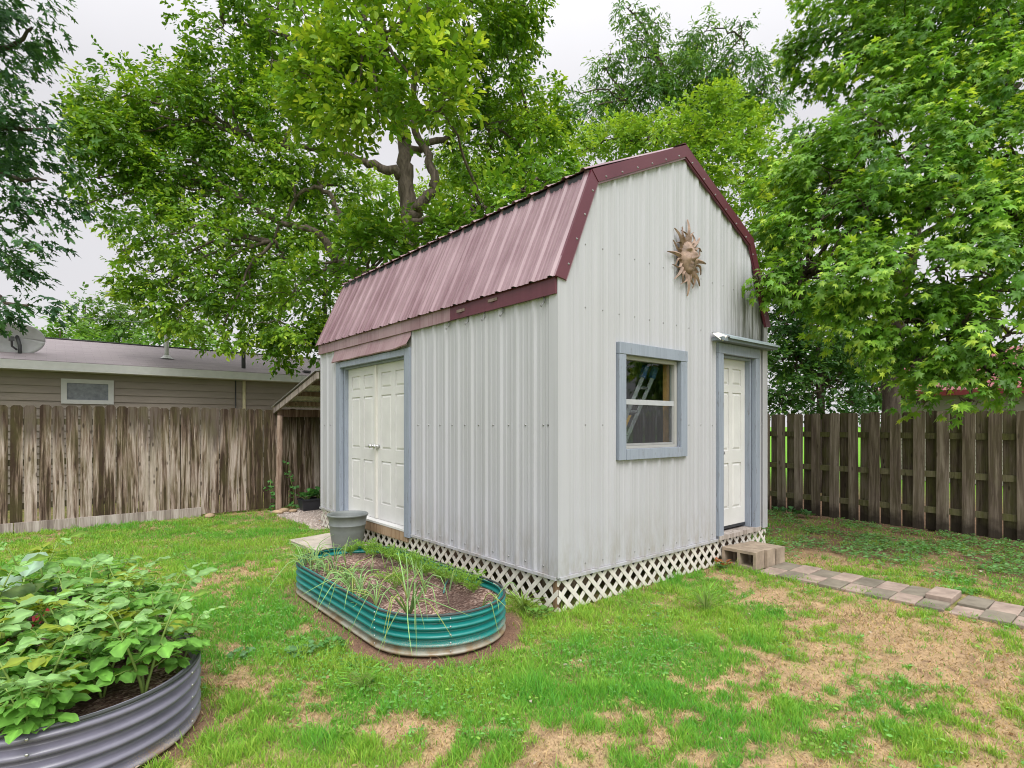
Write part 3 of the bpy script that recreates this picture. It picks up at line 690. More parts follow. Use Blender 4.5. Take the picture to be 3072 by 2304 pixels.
# ------------------------------------------------------------------ shed
def rib_profile(pos, off, period, up=.019, base=.034, top=.014, minor=.004):
    m = (pos - off + period/2) % period - period/2
    h = np.clip((base - abs(m))/(base - top), 0, 1)*up
    for q in (-period/3.0, period/3.0):
        h = np.maximum(h, np.clip((.016 - abs(m - q))/.009, 0, 1)*minor)
    return h
def rib_breaks(a0, a1, off, period, base=.034, top=.014):
    out = [a0, a1]; k0 = int((a0 - off)/period) - 2
    for k in range(k0, k0 + int((a1 - a0)/period) + 5):
        c = off + k*period
        for d in (-base, -top, top, base): out.append(c + d)
        for q in (-period/3, period/3):
            for d in (-.016, -.007, .007, .016): out.append(c + q + d)
    return sorted(set(round(x, 5) for x in out if a0 <= x <= a1))
def ribbed_wall(mb, a0, a1, z0, top, off, period, openings=(), extra=()):
    xs = rib_breaks(a0, a1, off, period)
    xs = sorted(set(xs + [e for o in openings for e in o[:2]] + list(extra)))
    for x0, x1 in zip(xs, xs[1:]):
        if x1 - x0 < 1e-5: continue
        h0, h1 = float(rib_profile(x0 + 1e-6, off, period)), float(rib_profile(x1 - 1e-6, off, period))
        xm = (x0 + x1)/2; segs = [[z0, None]]
        for (oa, ob, oz0, oz1) in openings:
            if oa < xm < ob: segs = ([[z0, oz0]] if oz0 > z0 else []) + [[oz1, None]]
        for s0, s1 in segs:
            t0, t1 = (top(x0), top(x1)) if s1 is None else (s1, s1)
            mb.add([(x0, h0, s0), (x1, h1, s0), (x1, h1, t1), (x0, h0, t0)], [(0, 1, 2, 3)])
def screws(mb, pts, b):
    mb.mark = min(getattr(mb, 'mark', 10**9), len(mb.f))
    for (a, z) in pts:
        n = 6
        mb.add([(a + .011*math.cos(i*PI/3), b, z + .011*math.sin(i*PI/3)) for i in range(n)] + [(a + .006*math.cos(i*PI/3), b + .008, z + .006*math.sin(i*PI/3)) for i in range(n)],
               [tuple(range(n, 2*n))] + [(i, (i+1) % n, n + (i+1) % n, n + i) for i in range(n)])
def six_panel(mb, a0, a1, z0, z1, b, depth=.04):
    """door leaf: face plane at b, panels recessed with raised fields"""
    w, h = a1 - a0, z1 - z0; st = .11*w/.8; mid = .10*w/.8
    cols_ = [(a0 + st, a0 + w/2 - mid/2), (a0 + w/2 + mid/2, a1 - st)]
    rows_ = [(z0 + .10*h, z0 + .375*h), (z0 + .45*h, z0 + .80*h), (z0 + .845*h, z0 + .945*h)]
    mb.box(a0, a1, b - depth, b - .012, z0, z1)
    aa = [a0, *cols_[0], *cols_[1], a1]; zz = [z0, *rows_[0], *rows_[1], *rows_[2], z1]
    for i in range(0, 6, 2): mb.box(aa[i], aa[i+1], b - .012, b, z0, z1)
    for c in cols_:
        for i in range(0, 7, 2): mb.box(c[0], c[1], b - .012, b - .0005, zz[i], zz[i+1])
        for r in rows_:
            e = .035
            mb.frustum([(c[0]+.012, b-.012, r[0]+.012), (c[1]-.012, b-.012, r[0]+.012), (c[1]-.012, b-.012, r[1]-.012), (c[0]+.012, b-.012, r[1]-.012)],
                       [(c[0]+e, b-.002, r[0]+e), (c[1]-e, b-.002, r[0]+e), (c[1]-e, b-.002, r[1]-e), (c[0]+e, b-.002, r[1]-e)])
SIDE = lambda a, b, c: (-b, a, c)
FRONT = lambda a, b, c: (a, -b, c)
WX, WY, Z0 = 3.615, 5.25, .30
def gable(x):
    x = min(x, WX - x)
    return 2.78 + (x + .02)/(.375 + .02)*(3.735 - 2.78) if x < .375 else 3.735 + (x - .375)/(WX/2 - .375)*(4.40 - 3.735)
def clip_poly(poly, a0, a1, z0, z1):
    for (ax, sgn, lim) in ((0, 1, a0), (0, -1, a1), (1, 1, z0), (1, -1, z1)):
        out = []
        for i in range(len(poly)):
            p, q = poly[i-1], poly[i]; ip, iq = sgn*(p[ax] - lim) >= 0, sgn*(q[ax] - lim) >= 0
            if ip != iq:
                t = (lim - p[ax])/(q[ax] - p[ax]); out.append((p[0] + t*(q[0]-p[0]), p[1] + t*(q[1]-p[1])))
            if iq: out.append(q)
        poly = out
        if not poly: break
    return poly
def lattice(name, tf, a0, a1, z0, z1, shed):
    mb = MB(tf); sp = .148; hw = .019*1.414; k = 1.0   # strips rise k per unit
    h = (z1 - z0)/1.0
    for lay, sg in ((0, 1), (1, -1)):
        x = a0 - 1.0
        while x < a1 + 1.0:
            poly = [(x - hw, z0 - .02), (x + hw, z0 - .02), (x + hw + sg*(h + .04)*k, z1 + .02), (x - hw + sg*(h + .04)*k, z1 + .02)]
            c = clip_poly(poly, a0, a1, z0, z1)
            if len(c) >= 3: mb.prism(c, -.012 + lay*.0065, -.012 + lay*.0065 + .006)
            x += sp
    return mb.build(name, M['lattice'], shed)
def make_shed():
    shed = thing('garden_shed', 'white ribbed metal barn shed with a faded maroon gambrel roof and grey-blue trim', 'shed', W(0, 0), ANG)
    # front wall with door and window
    f = MB(FRONT); OP = [(2.58, 3.32, .30, 2.385), (.84, 1.755, 1.33, 2.235)]
    ribbed_wall(f, 0.0, WX, Z0, gable, .022, .2285, OP, (.375, WX/2, WX - .375))
    for z, skip in ((2.60, ()), (.36, ()), (1.57, OP), (3.15, ())):
        screws(f, [(a, z + .006*random.uniform(-1, 1)) for a in np.arange(.10, 3.6, .2285) if z < gable(a) - .1 and not any(o[0]-.12 < a < o[1]+.12 and o[2]-.1 < z < o[3]+.1 for o in OP)], .0005)
    f.build('front_wall', M['wall'], shed)
    s = MB(SIDE); OS = [(2.54, 4.44, .30, 2.40)]
    ribbed_wall(s, 0.0, WY, Z0, lambda a: 2.80, .062, .2345, OS)
    for z in (.36, 1.57):
        screws(s, [(a, z) for a in np.arange(.18, 5.2, .2345) if not (2.40 < a < 4.6)], .0005)
    screws(s, [(.02 + .1, 1.57), (.1, .36)], .0005)
    s.build('side_wall', M['wall'], shed)
    r = MB(lambda a, b, c: (WX + b, a, c)); ribbed_wall(r, 0, WY, Z0, lambda a: 2.80, .06, .2345); r.build('side_wall', M['wall'], shed)
    k = MB(lambda a, b, c: (a, WY + b, c)); ribbed_wall(k, 0, WX, Z0, gable, .02, .2285, (), (.375, WX/2, WX - .375)); k.build('back_wall', M['wall'], shed)
    # corner flashings (one bent sheet each)
    for sx in (0, 1):
        m = MB(); x = -.0235 if not sx else WX + .0235; d = 1 if not sx else -1
        zt = 2.80
        m.add([(x, .085, Z0-.005), (x, -.0235, Z0-.005), (x + d*.125, -.0235, Z0-.005), (x, .085, zt), (x, -.0235, zt), (x + d*.125, -.0235, zt + .02),
               (x + d*.004, .085, Z0-.005), (x + d*.125, -.019, Z0-.005), (x + d*.004, .085, zt), (x + d*.125, -.019, zt + .02)],
              [(0, 1, 4, 3), (1, 2, 5, 4), (0, 3, 8, 6), (2, 7, 9, 5)])
        m.build('corner_trim', M['wall'], shed)
    # drip rail at the bottom
    for tf, L in ((FRONT, 2.47), (SIDE, 2.41)):
        m = MB(tf); m.box(.0, L, -.004, .030, Z0 - .028, Z0 - .002); m.build('base_trim', M['wall'], shed)
    m = MB(SIDE); m.box(4.60, WY, -.004, .030, Z0 - .028, Z0 - .002); m.build('base_trim', M['wall'], shed)
    # floor and framing inside
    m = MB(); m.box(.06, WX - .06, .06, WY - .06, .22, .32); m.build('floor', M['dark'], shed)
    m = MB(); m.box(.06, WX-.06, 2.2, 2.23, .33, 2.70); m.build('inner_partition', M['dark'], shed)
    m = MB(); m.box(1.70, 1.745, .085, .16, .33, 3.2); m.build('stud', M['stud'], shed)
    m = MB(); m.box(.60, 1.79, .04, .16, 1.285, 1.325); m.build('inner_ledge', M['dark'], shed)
    # skirting
    lattice('lattice_skirting', FRONT, .01, WX + .02, .0, Z0 - .03, shed)
    lattice('lattice_skirting', SIDE, .01, WY, .0, Z0 - .03, shed)
    m = MB(FRONT); m.box(0.0, .035, -.06, -.02, 0, Z0 - .03); m.build('skirting_post', M['rawwood'], shed)
    m = MB(); m.box(.10, WX - .1, .12, .16, .13, Z0 - .04); m.box(.12, .16, .18, WY - .1, .13, Z0 - .04); m.build('floor_joist', M['postwood'], shed)
    # roof panels
    def roof(name, p0, p1, lift, mat, per=.235):
        m = MB(); d = np.array([p1[0]-p0[0], p1[1]-p0[1]]); d = d/np.linalg.norm(d); nrm = np.array([-d[1], d[0]]);
        if nrm[1] < 0: nrm = -nrm
        ys = rib_breaks(-.035, WY + .06, .02, per); rows = []
        for (p, e) in ((p0, 0), (p1, 0)):
            rows.append([(p[0] + nrm[0]*(h + lift), y, p[1] + nrm[1]*(h + lift)) for y, h in ((y, float(rib_profile(y, .02, per))) for y in ys)])
        m.grid(rows)
        if name == 'lower_roof': screws(m, [], 0)
        o = m.build(name, mat, shed)
        so = o.modifiers.new('sheet', 'SOLIDIFY'); so.thickness = .002; so.offset = -1
        return o
    roof('lower_roof', (-.068, 2.795), (.385, 3.80), .004, M['roof_faded'])
    roof('upper_roof', (.325, 3.785), (WX/2, 4.455), .012, M['roof_faded'])
    roof('upper_roof', (WX - .325, 3.785), (WX/2, 4.455), .012, M['roof_faded'])
    roof('lower_roof', (WX + .068, 2.795), (WX - .385, 3.80), .004, M['roof_faded'])
    m = MB(); m.prism([(WX/2 - .16, 4.42), (WX/2, 4.50), (WX/2 + .16, 4.42), (WX/2, 4.492)], -.04, WY + .06); m.build('ridge_cap', M['roof_trim'], shed)
    # black strip painted in as the shaded gap under the overlapping upper sheets
    m = MB(); m.box(.352, .40, .0, WY + .02, 3.735, 3.79); m.build('gap_shade_strip', M['black'], shed)
    # rake trim on the gable face
    pts = [(-.07, 2.80), (.368, 3.80), (WX/2, 4.475), (WX - .368, 3.80), (WX + .07, 2.80)]
    inn = [(.052, 2.785), (.452, 3.712), (WX/2, 4.352), (WX - .452, 3.712), (WX - .052, 2.785)]
    for i in range(4):
        m = MB(FRONT); lift = .0 if i in (0, 3) else .006
        m.prism([pts[i], pts[i+1], inn[i+1], inn[i]], .021, .044 + lift); n = 4 if i in (0, 3) else 6
        screws(m, [(inn[i][0] + (inn[i+1][0]-inn[i][0])*(j+.5)/n + (pts[i][0]-inn[i][0])*.18, inn[i][1] + (inn[i+1][1]-inn[i][1])*(j+.5)/n + .02) for j in range(n)], .044 + lift)
        m.build('rake_trim', M['roof_trim'], shed)
        m = MB(FRONT); q = [inn[i], inn[i+1]]
        dx, dz = q[1][0] - q[0][0], q[1][1] - q[0][1]; L = math.hypot(dx, dz); nx, nz = (dz/L*.016, -dx/L*.016) if i in (0, 1) else (dz/L*.016, -dx/L*.016)
        m.prism([q[0], q[1], (q[1][0] + nx, q[1][1] + nz), (q[0][0] + nx, q[0][1] + nz)], .021, .034 + lift)
        m.build('trim_return', M['roof_faded'] if i < 2 else M['roof_trim'], shed)
    # fascia: newer half and faded half
    m = MB(SIDE); m.box(-.01, 1.56, .022, .046, 2.662, 2.815); m.build('fascia', M['roof_trim'], shed)['label'] = 'darker maroon half of the fascia'
    m = MB(SIDE); m.box(1.562, WY, .022, .044, 2.662, 2.818); m.build('fascia', M['fascia_faded'], shed)['label'] = 'faded pink half of the fascia'
    m = MB(SIDE); m.prism([(-.03, 2.800), (.03, 2.800), (.012, 2.822), (-.012, 2.822)], .050, .066); rc = m.build('rib_closure', M['black'], shed)
    for i, y in enumerate(np.arange(.02, WY, .235)):
        q = rc
        if i: q = rc.copy(); col.objects.link(q); q.parent = shed
        q.location = (0, y, 0)
    for a, z in ((1.36, 2.735), (.83, 2.752)):
        m = MB(SIDE); m.box(a - .07, a + .07, .046, .052, z - .014, z + .014); m.box(a - .03, a + .03, .052, .060, z - .018, z + .010); m.build('bracket', simple('rusty_bracket', (.20, .15, .13), .7), shed)
    for a in (1.62, 1.27, .99, .71, .15):
        m = MB(SIDE); m.tube([(a, .02, 2.63), (a, .035, 2.60), (a, .055, 2.575), (a, .06, 2.60)], .0055, 6); m.box(a - .008, a + .008, .018, .024, 2.61, 2.66); m.build('hook', M['alum_dull'], shed, True)
    # bent flashing over the double door
    m = MB(SIDE); n = 14; rows = []
    for zz, b in ((2.665, .024), (2.60, .034), (2.585, .040), (2.49, .075), (2.478, .066)):
        rows.append([(2.40 + (4.66 - 2.40)*i/n, b + (.022*math.exp(-(i/1.3)**2) if zz < 2.55 else 0) + .004*math.sin(i*1.1), zz + .003*math.sin(i*1.7) * (zz < 2.55) + .018*math.exp(-(i/1.0)**2)) for i in range(n+1)])
    m.grid(rows); o = m.build('flashing', M['fascia_faded'], shed); so = o.modifiers.new('sheet', 'SOLIDIFY'); so.thickness = .003
    # double door
    def trimboard(*b, tf): q = MB(tf); q.box(*b); return q.build('trim_board', M['trimblue'], shed, bevel=.003)
    trimboard(2.425, 2.545, -.02, .045, .25, 2.475, tf=SIDE); trimboard(4.435, 4.57, -.02, .045, .27, 2.475, tf=SIDE)
    trimboard(2.546, 4.434, -.02, .042, 2.395, 2.472, tf=SIDE)
    trimboard(4.40, 4.434, -.13, -.021, .33, 2.395, tf=SIDE); trimboard(2.546, 2.575, -.13, -.021, .33, 2.395, tf=SIDE); trimboard(2.576, 4.399, -.13, -.021, 2.37, 2.394, tf=SIDE)
    for a0, a1, hk in ((2.578, 3.485, 3.43), (3.489, 4.398, 3.56)):
        m = MB(SIDE); six_panel(m, a0, a1, .335, 2.368, -.075); d = m.build('door', M['white'], shed)
        h = MB(SIDE); hx = hk; h.tube([(hx, -.075, 1.29), (hx, -.03, 1.29)], [.026, .012], 12)
        h.tube([(hx, -.035, 1.29), (hx, -.022, 1.29), (hx, -.005, 1.29), (hx, .006, 1.29)], [.014, .028, .03, .018], 12); h.build('handle', M['steel'], d, True)
    m = MB(SIDE); m.box(3.465, 3.51, -.075, -.052, .335, 2.366); m.build('astragal', M['cream'], shed)
    m = MB(SIDE); m.box(2.55, 4.43, -.13, .035, .305, .330); m.build('threshold', M['white'], shed)
    m = MB(SIDE); m.box(2.50, 4.43, -.05, .030, .185, .303); m.build('sill_beam', M['rawwood'], shed, bevel=.006)
    # front door
    trimboard(2.475, 2.58, -.02, .035, .285, 2.375, tf=FRONT); trimboard(3.32, 3.425, -.02, .035, .285, 2.375, tf=FRONT); trimboard(2.475, 3.425, -.02, .038, 2.377, 2.49, tf=FRONT)
    trimboard(3.29, 3.319, -.14, -.021, .33, 2.376, tf=FRONT); trimboard(2.581, 2.61, -.14, -.021, .33, 2.376, tf=FRONT); trimboard(2.611, 3.289, -.14, -.021, 2.35, 2.374, tf=FRONT)
    m = MB(FRONT); six_panel(m, 2.612, 3.288, .385, 2.348, -.09); d = m.build('door', M['white'], shed)
    h = MB(FRONT); h.tube([(2.68, -.09, 1.25), (2.68, -.05, 1.25)], [.026, .012], 12); h.tube([(2.68, -.05, 1.25), (2.68, -.035, 1.25), (2.68, -.02, 1.25)], [.014, .03, .02], 12); h.build('handle', M['steel'], d, True)
    m = MB(FRONT); m.box(2.612, 3.288, -.13, -.085, .352, .383); m.build('door_sweep', M['black'], shed)
    m = MB(FRONT); m.box(2.475, 3.425, -.13, .045, .282, .328); m.build('threshold', M['greywood'], shed)
    # little awning over the front door: metal drip cap on a board, broken at its left end
    m = MB(FRONT); m.prism([(2.36, 2.50), (3.66, 2.50), (3.66, 2.535), (2.36, 2.535)], .024, .14)
    o = m.build('awning', paint_wood('awning_grey', (.20, .235, .26)), shed, bevel=.004)
    m = MB(FRONT); m.add([(2.47, .024, 2.60), (3.665, .024, 2.60), (3.665, .165, 2.545), (2.47, .165, 2.545), (2.47, .165, 2.525), (3.665, .165, 2.525)], [(0, 1, 2, 3), (3, 2, 5, 4)])
    q = m.build('awning_cap', simple('blue_grey_sheet', (.30, .36, .39), .4, .4), shed); so = q.modifiers.new('sheet', 'SOLIDIFY'); so.thickness = .004
    m = MB(FRONT); m.add([(2.345, .03, 2.575), (2.47, .03, 2.60), (2.45, .15, 2.545), (2.35, .12, 2.50), (2.40, .13, 2.49)], [(0, 1, 2, 3), (2, 3, 4)])
    q = m.build('torn_flashing', M['cream'], shed); so = q.modifiers.new('sheet', 'SOLIDIFY'); so.thickness = .004
    # window
    w = MB(FRONT); w.box(.84, 1.755, -.05, .0, 1.33, 1.345); wn = w.build('window', M['vinyl'], shed)
    def wtrim(*b): q = MB(FRONT); q.box(*b); return q.build('trim_board', M['trimblue'], wn, bevel=.003)
    wtrim(.745, .845, -.01, .042, 1.245, 2.225); wtrim(1.735, 1.845, -.01, .042, 1.245, 2.225); wtrim(.745, 1.845, -.01, .046, 2.227, 2.335); wtrim(.846, 1.734, -.01, .046, 1.245, 1.345)
    fr = MB(FRONT)
    fr.box(.846, .886, -.07, -.012, 1.346, 2.226); fr.box(1.69, 1.734, -.07, -.012, 1.346, 2.226); fr.box(.887, 1.689, -.07, -.012, 2.19, 2.226); fr.box(.887, 1.689, -.07, -.012, 1.346, 1.372)
    fr.build('window_frame', M['vinyl'], wn)
    sa = MB(FRONT); sa.box(.887, 1.689, -.060, -.020, 1.765, 1.815); sa.build('meeting_rail', simple('grey_white_rail', (.40, .41, .43), .45, .4), wn)
    lo = MB(FRONT); lo.box(1.665, 1.688, -.055, -.02, 1.374, 1.764); lo.box(.888, 1.664, -.055, -.02, 1.374, 1.394); lo.build('lower_sash', simple('grey_sash', (.28, .28, .28), .5), wn)
    g = MB(FRONT); g.box(.888, 1.688, -.050, -.046, 1.816, 2.189); g.build('pane', M['glass'], wn)
    g = MB(FRONT); g.box(.889, 1.664, -.040, -.036, 1.395, 1.764); g.build('pane', M['glass'], wn)['label'] = 'lower pane behind a dusty screen'
    t = NT('insect_screen'); tr = t.n('ShaderNodeBsdfTransparent'); df = t.bsdf((.13, .13, .14), .8, .1); mx = t.n('ShaderNodeMixShader', i_0=.16); t.set(mx.inputs[1], tr.outputs[0]); t.set(mx.inputs[2], df)
    g = MB(FRONT); g.box(.889, 1.664, -.026, -.025, 1.395, 1.764); g.build('insect_screen', t.done(mx.outputs[0]), wn)
make_shed()

# things inside the window
def make_ladder():
    t = thing('ladder', 'aluminium ladder with a blue cap leaning inside the shed behind the window glass', 'ladder', W(1.25, .62, .33), ANG)
    for dx in (0, .17):
        m = MB(); m.tube([(-.30 + dx, .15, 0), (.30 + dx, -.32, 1.76)], .028, 4); m.build('rail', M['alum'], t)
        m = MB(); m.tube([(.29 + dx, -.315, 1.74), (.325 + dx, -.335, 1.86)], .04, 6); m.build('cap', M['blue'], t)
    for i in range(7):
        k = (i + .5)/7; m = MB(); m.tube([(-.30 + .6*k, .15 - .47*k, 1.76*k), (-.13 + .6*k, .15 - .47*k, 1.76*k)], .016, 6); m.build('rung', M['alum'], t)
    k = .73; m = MB(); p = (-.30 + .6*k, .15 - .47*k - .032, 1.76*k); m.add([(p[0]-.022, p[1]+.02, p[2]-.07), (p[0]+.024, p[1]+.02, p[2]-.07), (p[0]+.07, p[1]-.016, p[2]+.06), (p[0]+.024, p[1]-.016, p[2]+.06), (p[0]-.022, p[1]+.024, p[2]-.07), (p[0]+.024, p[1]+.024, p[2]-.07), (p[0]+.07, p[1]-.012, p[2]+.06), (p[0]+.024, p[1]-.012, p[2]+.06)], [(0,1,2,3), (4,7,6,5), (0,4,5,1), (2,6,7,3)])
    m.build('sticker', M['yellow'], t)
make_ladder()
def make_clamp():
    t = thing('clamp', 'small yellow and grey spring clamp lying on the ledge inside the window', 'clamp', W(1.22, .09, 1.327), ANG)
    m = MB(); m.tube([(-.13, 0, .012), (-.02, 0, .02), (.05, 0, .03)], [.006, .012, .009], 6); m.build('jaw', M['alum'], t, True)
    m = MB(); m.tube([(.0, .01, .015), (.08, .0, .045), (.15, -.01, .04)], [.012, .014, .006], 6); m.build('handle', M['yellow'], t, True)
    m = MB(); m.tube([(.0, -.01, .015), (.05, -.015, .014), (.09, -.02, .012)], [.012, .012, .006], 6); m.build('handle', M['yellow'], t, True)
make_clamp()

# ------------------------------------------------------------------ sun face plaque
def sun_plaque():
    t = thing('sun_plaque', 'rusty brown metal sun face with pointed and wavy rays hanging on the shed gable', 'wall ornament', W(1.855, -.026, 3.315), ANG); t.scale = (.90, .90, .92)
    tf = lambda a, b, c: (a, -b, c)
    m = MB(tf); rows = []; nr, na = 14, 40
    for i in range(nr + 1):
        q = i/nr; row = []
        for j in range(na + 1):
            an = 2*PI*j/na; x = .152*q*math.cos(an); z = .192*q*math.sin(an)
            h = .085*math.sqrt(max(0, 1 - q*q))
            G = lambda cx, cz, sx, sz, a: 2.2*a*math.exp(-((x - cx)/sx)**2 - ((z - cz)/sz)**2)
            for sg in (-1, 1):
                h += G(sg*.055, .048, .030, .012, -.020) + G(sg*.055, .047, .016, .010, .016) + G(sg*.056, .082, .040, .012, .014) + G(sg*.075, -.035, .035, .035, .014) + G(sg*.020, -.028, .012, .012, .010)
            h += G(0, .015, .014, .050, .028) + G(0, -.022, .018, .014, .022) + G(0, -.078, .036, .009, .013) + G(0, -.090, .040, .004, -.014) + G(0, -.104, .030, .010, .014) + G(0, -.150, .035, .025, .012)
            row.append((x, h, z))
        rows.append(row)
    m.grid(rows); m.build('face', M['rust'], t, True)
    m = MB(tf); m.lathe([(0, 0), (.17, 0), (.17, .012), (0, .012)], 32, caps=False); m.v = [(v[0], v[1], v[2]) for v in m.v]
    d = MB(); d.lathe([(.02, .0), (.172, .0), (.172, .012), (.02, .012)], 32); d.v = [(x*.98, -z, y*1.2) for x, y, z in d.v]; d.build('rim', M['rust'], t)
    for k in range(16):
        an = PI/2 + 2*PI*k/16; ca, sa = math.cos(an), math.sin(an)
        r0x, r0z = .145*ca, .185*sa
        def ribbon(length, w, bend, curl, name):
            n = 8; m = MB(tf); L = []; Rr = []; T = []
            for i in range(n + 1):
                q = i/n; off = bend*math.sin(q*PI*1.4)*q; hh = w*(1 - q)**.8 + .002
                px, pz = r0x + ca*length*q - sa*off, r0z + sa*length*q + ca*off
                y = .012 + curl*math.sin(q*PI)*.5
                L.append((px - sa*hh, y - .012, pz + ca*hh)); Rr.append((px + sa*hh, y - .012, pz - ca*hh)); T.append((px, y + .016*(1 - q) + .004, pz))
            m.grid([L, T, Rr, L]); m.build(name, M['rust'], t)
        if k % 2 == 0: ribbon(.25 if k % 4 == 0 else .215, .034, 0, .05, 'straight_ray')
        else:
            for sg in (-1, 1):
                an2 = an + sg*.10; ca, sa = math.cos(an2), math.sin(an2); r0x, r0z = .145*ca, .185*sa
                ribbon(.165 if sg > 0 else .13, .017, .05*sg, .04, 'wavy_ray')
sun_plaque()

# ------------------------------------------------------------------ fences
def picket_mesh(w, z0, z1, th=.017, warp=0.0):
    m = MB(); c = .028
    m.prism([(-w/2, z0), (w/2, z0), (w/2, z1 - c), (w/2 - c, z1), (-w/2 + c, z1), (-w/2, z1 - c)], 0, th)
    return m
def back_fence():
    ly = 7.49; f = thing('wooden_fence', 'weathered brown dog-eared picket fence with pale kickboards behind the lawn and lean-to', 'fence', W(0, ly), ANG)
    a = -6.4; i = 0
    while a < 2.6:
        w = random.uniform(.128, .142); z1 = 1.865 + random.uniform(-.018, .018); z0 = .135 + (.02 if a < -1.3 else -.10)
        m = picket_mesh(w, z0, z1); o = m.build('picket', M['fence_l'], f, bevel=.002)
        o.location = (a + w/2, -.02 + random.uniform(-.004, .004), 0); o.rotation_euler = (random.uniform(-.006, .006), random.uniform(-.006, .006), random.uniform(-.02, .02))
        a += w + random.uniform(.008, .02) + (.010 if a < -3.2 else 0)
    for z in (.38, 1.02, 1.62):
        m = MB(); m.box(-6.4, 2.6, .004, .042, z - .045, z + .045); m.build('rail', M['fence_r'], f)
    for x in np.arange(-6.3, 2.7, 2.35):
        m = MB(); m.box(x, x + .09, .043, .133, 0, 1.75); m.build('post', M['fence_r'], f)
    for x0, x1 in ((-6.4, -3.66), (-3.65, -2.95), (-2.94, -1.25)):
        m = MB(); m.box(x0, x1, -.045, -.022, -.02, .155); m.build('kickboard', M['greywood'], f, bevel=.003)
back_fence()
def right_fence():
    x0, y0 = 6.841, 0.0; sl = math.atan(.057)
    f = thing('wooden_fence', 'dark shadowbox fence with mossy rails under the maple at the right', 'fence', W(x0, y0), ANG - sl)
    # local: a along the fence (+ly), pickets on either side of the rails
    def pk(a, side):
        w = random.uniform(.135, .148); m = MB(lambda p, b, c: (b, p, c)); c = .022; z1 = 1.77 + random.uniform(-.012, .012); z0 = .015
        m.prism([(-w/2, z0), (w/2, z0), (w/2, z1 - c), (w/2 - c, z1), (-w/2 + c, z1), (-w/2, z1 - c)], 0, .017)
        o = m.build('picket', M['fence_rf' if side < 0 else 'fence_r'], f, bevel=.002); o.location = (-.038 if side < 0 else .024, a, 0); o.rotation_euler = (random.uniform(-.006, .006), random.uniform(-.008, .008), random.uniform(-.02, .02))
    a = 1.272 + .298*4
    while a > -4.2: pk(a, -1); pk(a - .149, 1); a -= .298
    for z in (1.41, .845, .315):
        m = MB(); m.box(-.020, .022, -4.2, 2.5, z - .045, z + .045); m.build('rail', M['rail_r'], f)
    for y in (-3.4, -1.0, 1.4):
        m = MB(); m.box(.045, .135, y, y + .09, 0, 1.7); m.build('post', M['fence_r'], f)
    # the stretch hidden by the shed is left out; a darker run closes the far corner
right_fence()
def far_fence():
    f = thing('wooden_fence', 'dark far fence whose tops show just above the shadowbox fence beside the shed', 'fence', W(7.2, 7.9), ANG)
    a = 0
    while a < 7.5:
        w = .14; m = picket_mesh(w, 0, 1.95 + random.uniform(-.03, .03)); o = m.build('picket', M['fence_r'], f); o.location = (a, 0, 0); a += w + .012
    m = MB(); m.box(0, 7.5, .02, .06, 1.5, 1.6); m.build('rail', M['fence_r'], f)
far_fence()

# ------------------------------------------------------------------ lean-to behind the shed
def lean_to():
    t = thing('lean_to', 'small lean-to roof of corrugated sheet on a rough round post behind the shed', 'lean-to', W(0, 5.28), ANG)
    sl = (1.885 - 2.40)/2.20
    m = MB(); rows = []
    xs = np.arange(-.06, 3.4, .02)
    for y in (.02, 2.24): rows.append([(x, y, 2.435 + sl*y + .010*math.sin(x*2*PI/.08)) for x in xs])
    m.grid(rows); o = m.build('roof_sheet', M['greyroof'], t); so = o.modifiers.new('sheet', 'SOLIDIFY'); so.thickness = .003
    m = MB(); m.add([(x, y, 2.40 + sl*y - h) for x in (-.05, -.015) for (y, h) in ((.02, 0), (2.22, 0), (2.22, .10), (.02, .10))], [(0,1,2,3), (7,6,5,4), (0,4,5,1), (1,5,6,2), (2,6,7,3), (3,7,4,0)])
    m.build('rake_board', M['greywood'], t)
    m = MB(); m.add([(x, y, 2.424 + sl*y + h) for x in (-.075, -.02) for (y, h) in ((.02, 0), (2.25, 0), (2.25, .012), (.02, .012))], [(0,1,2,3), (7,6,5,4), (0,4,5,1), (1,5,6,2), (2,6,7,3), (3,7,4,0)])
    m.build('edge_trim', M['steel'], t)
    for y in (.5, 1.15, 1.8):
        m = MB(); m.box(-.012, 3.3, y, y + .04, 2.34 + sl*y, 2.42 + sl*y); m.build('purlin', M['postwood'], t)
    m = MB(); m.box(-.012, 3.3, 2.0, 2.09, 1.72, 1.86); m.build('beam', M['postwood'], t)
    pm = MB(); limb(pm, [(-.03, 1.96, -.03), (-.02, 1.98, .6), (.01, 2.0, 1.2), (.02, 2.02, 1.74)], .060, .052, .006, 12); pm.build('post', M['postwood'], t, True)
    m = MB(); limb(m, [(3.2, 1.98, -.03), (3.2, 2.0, 1.74)], .07, .06, .004, 10); m.build('post', M['postwood'], t, True)
lean_to()
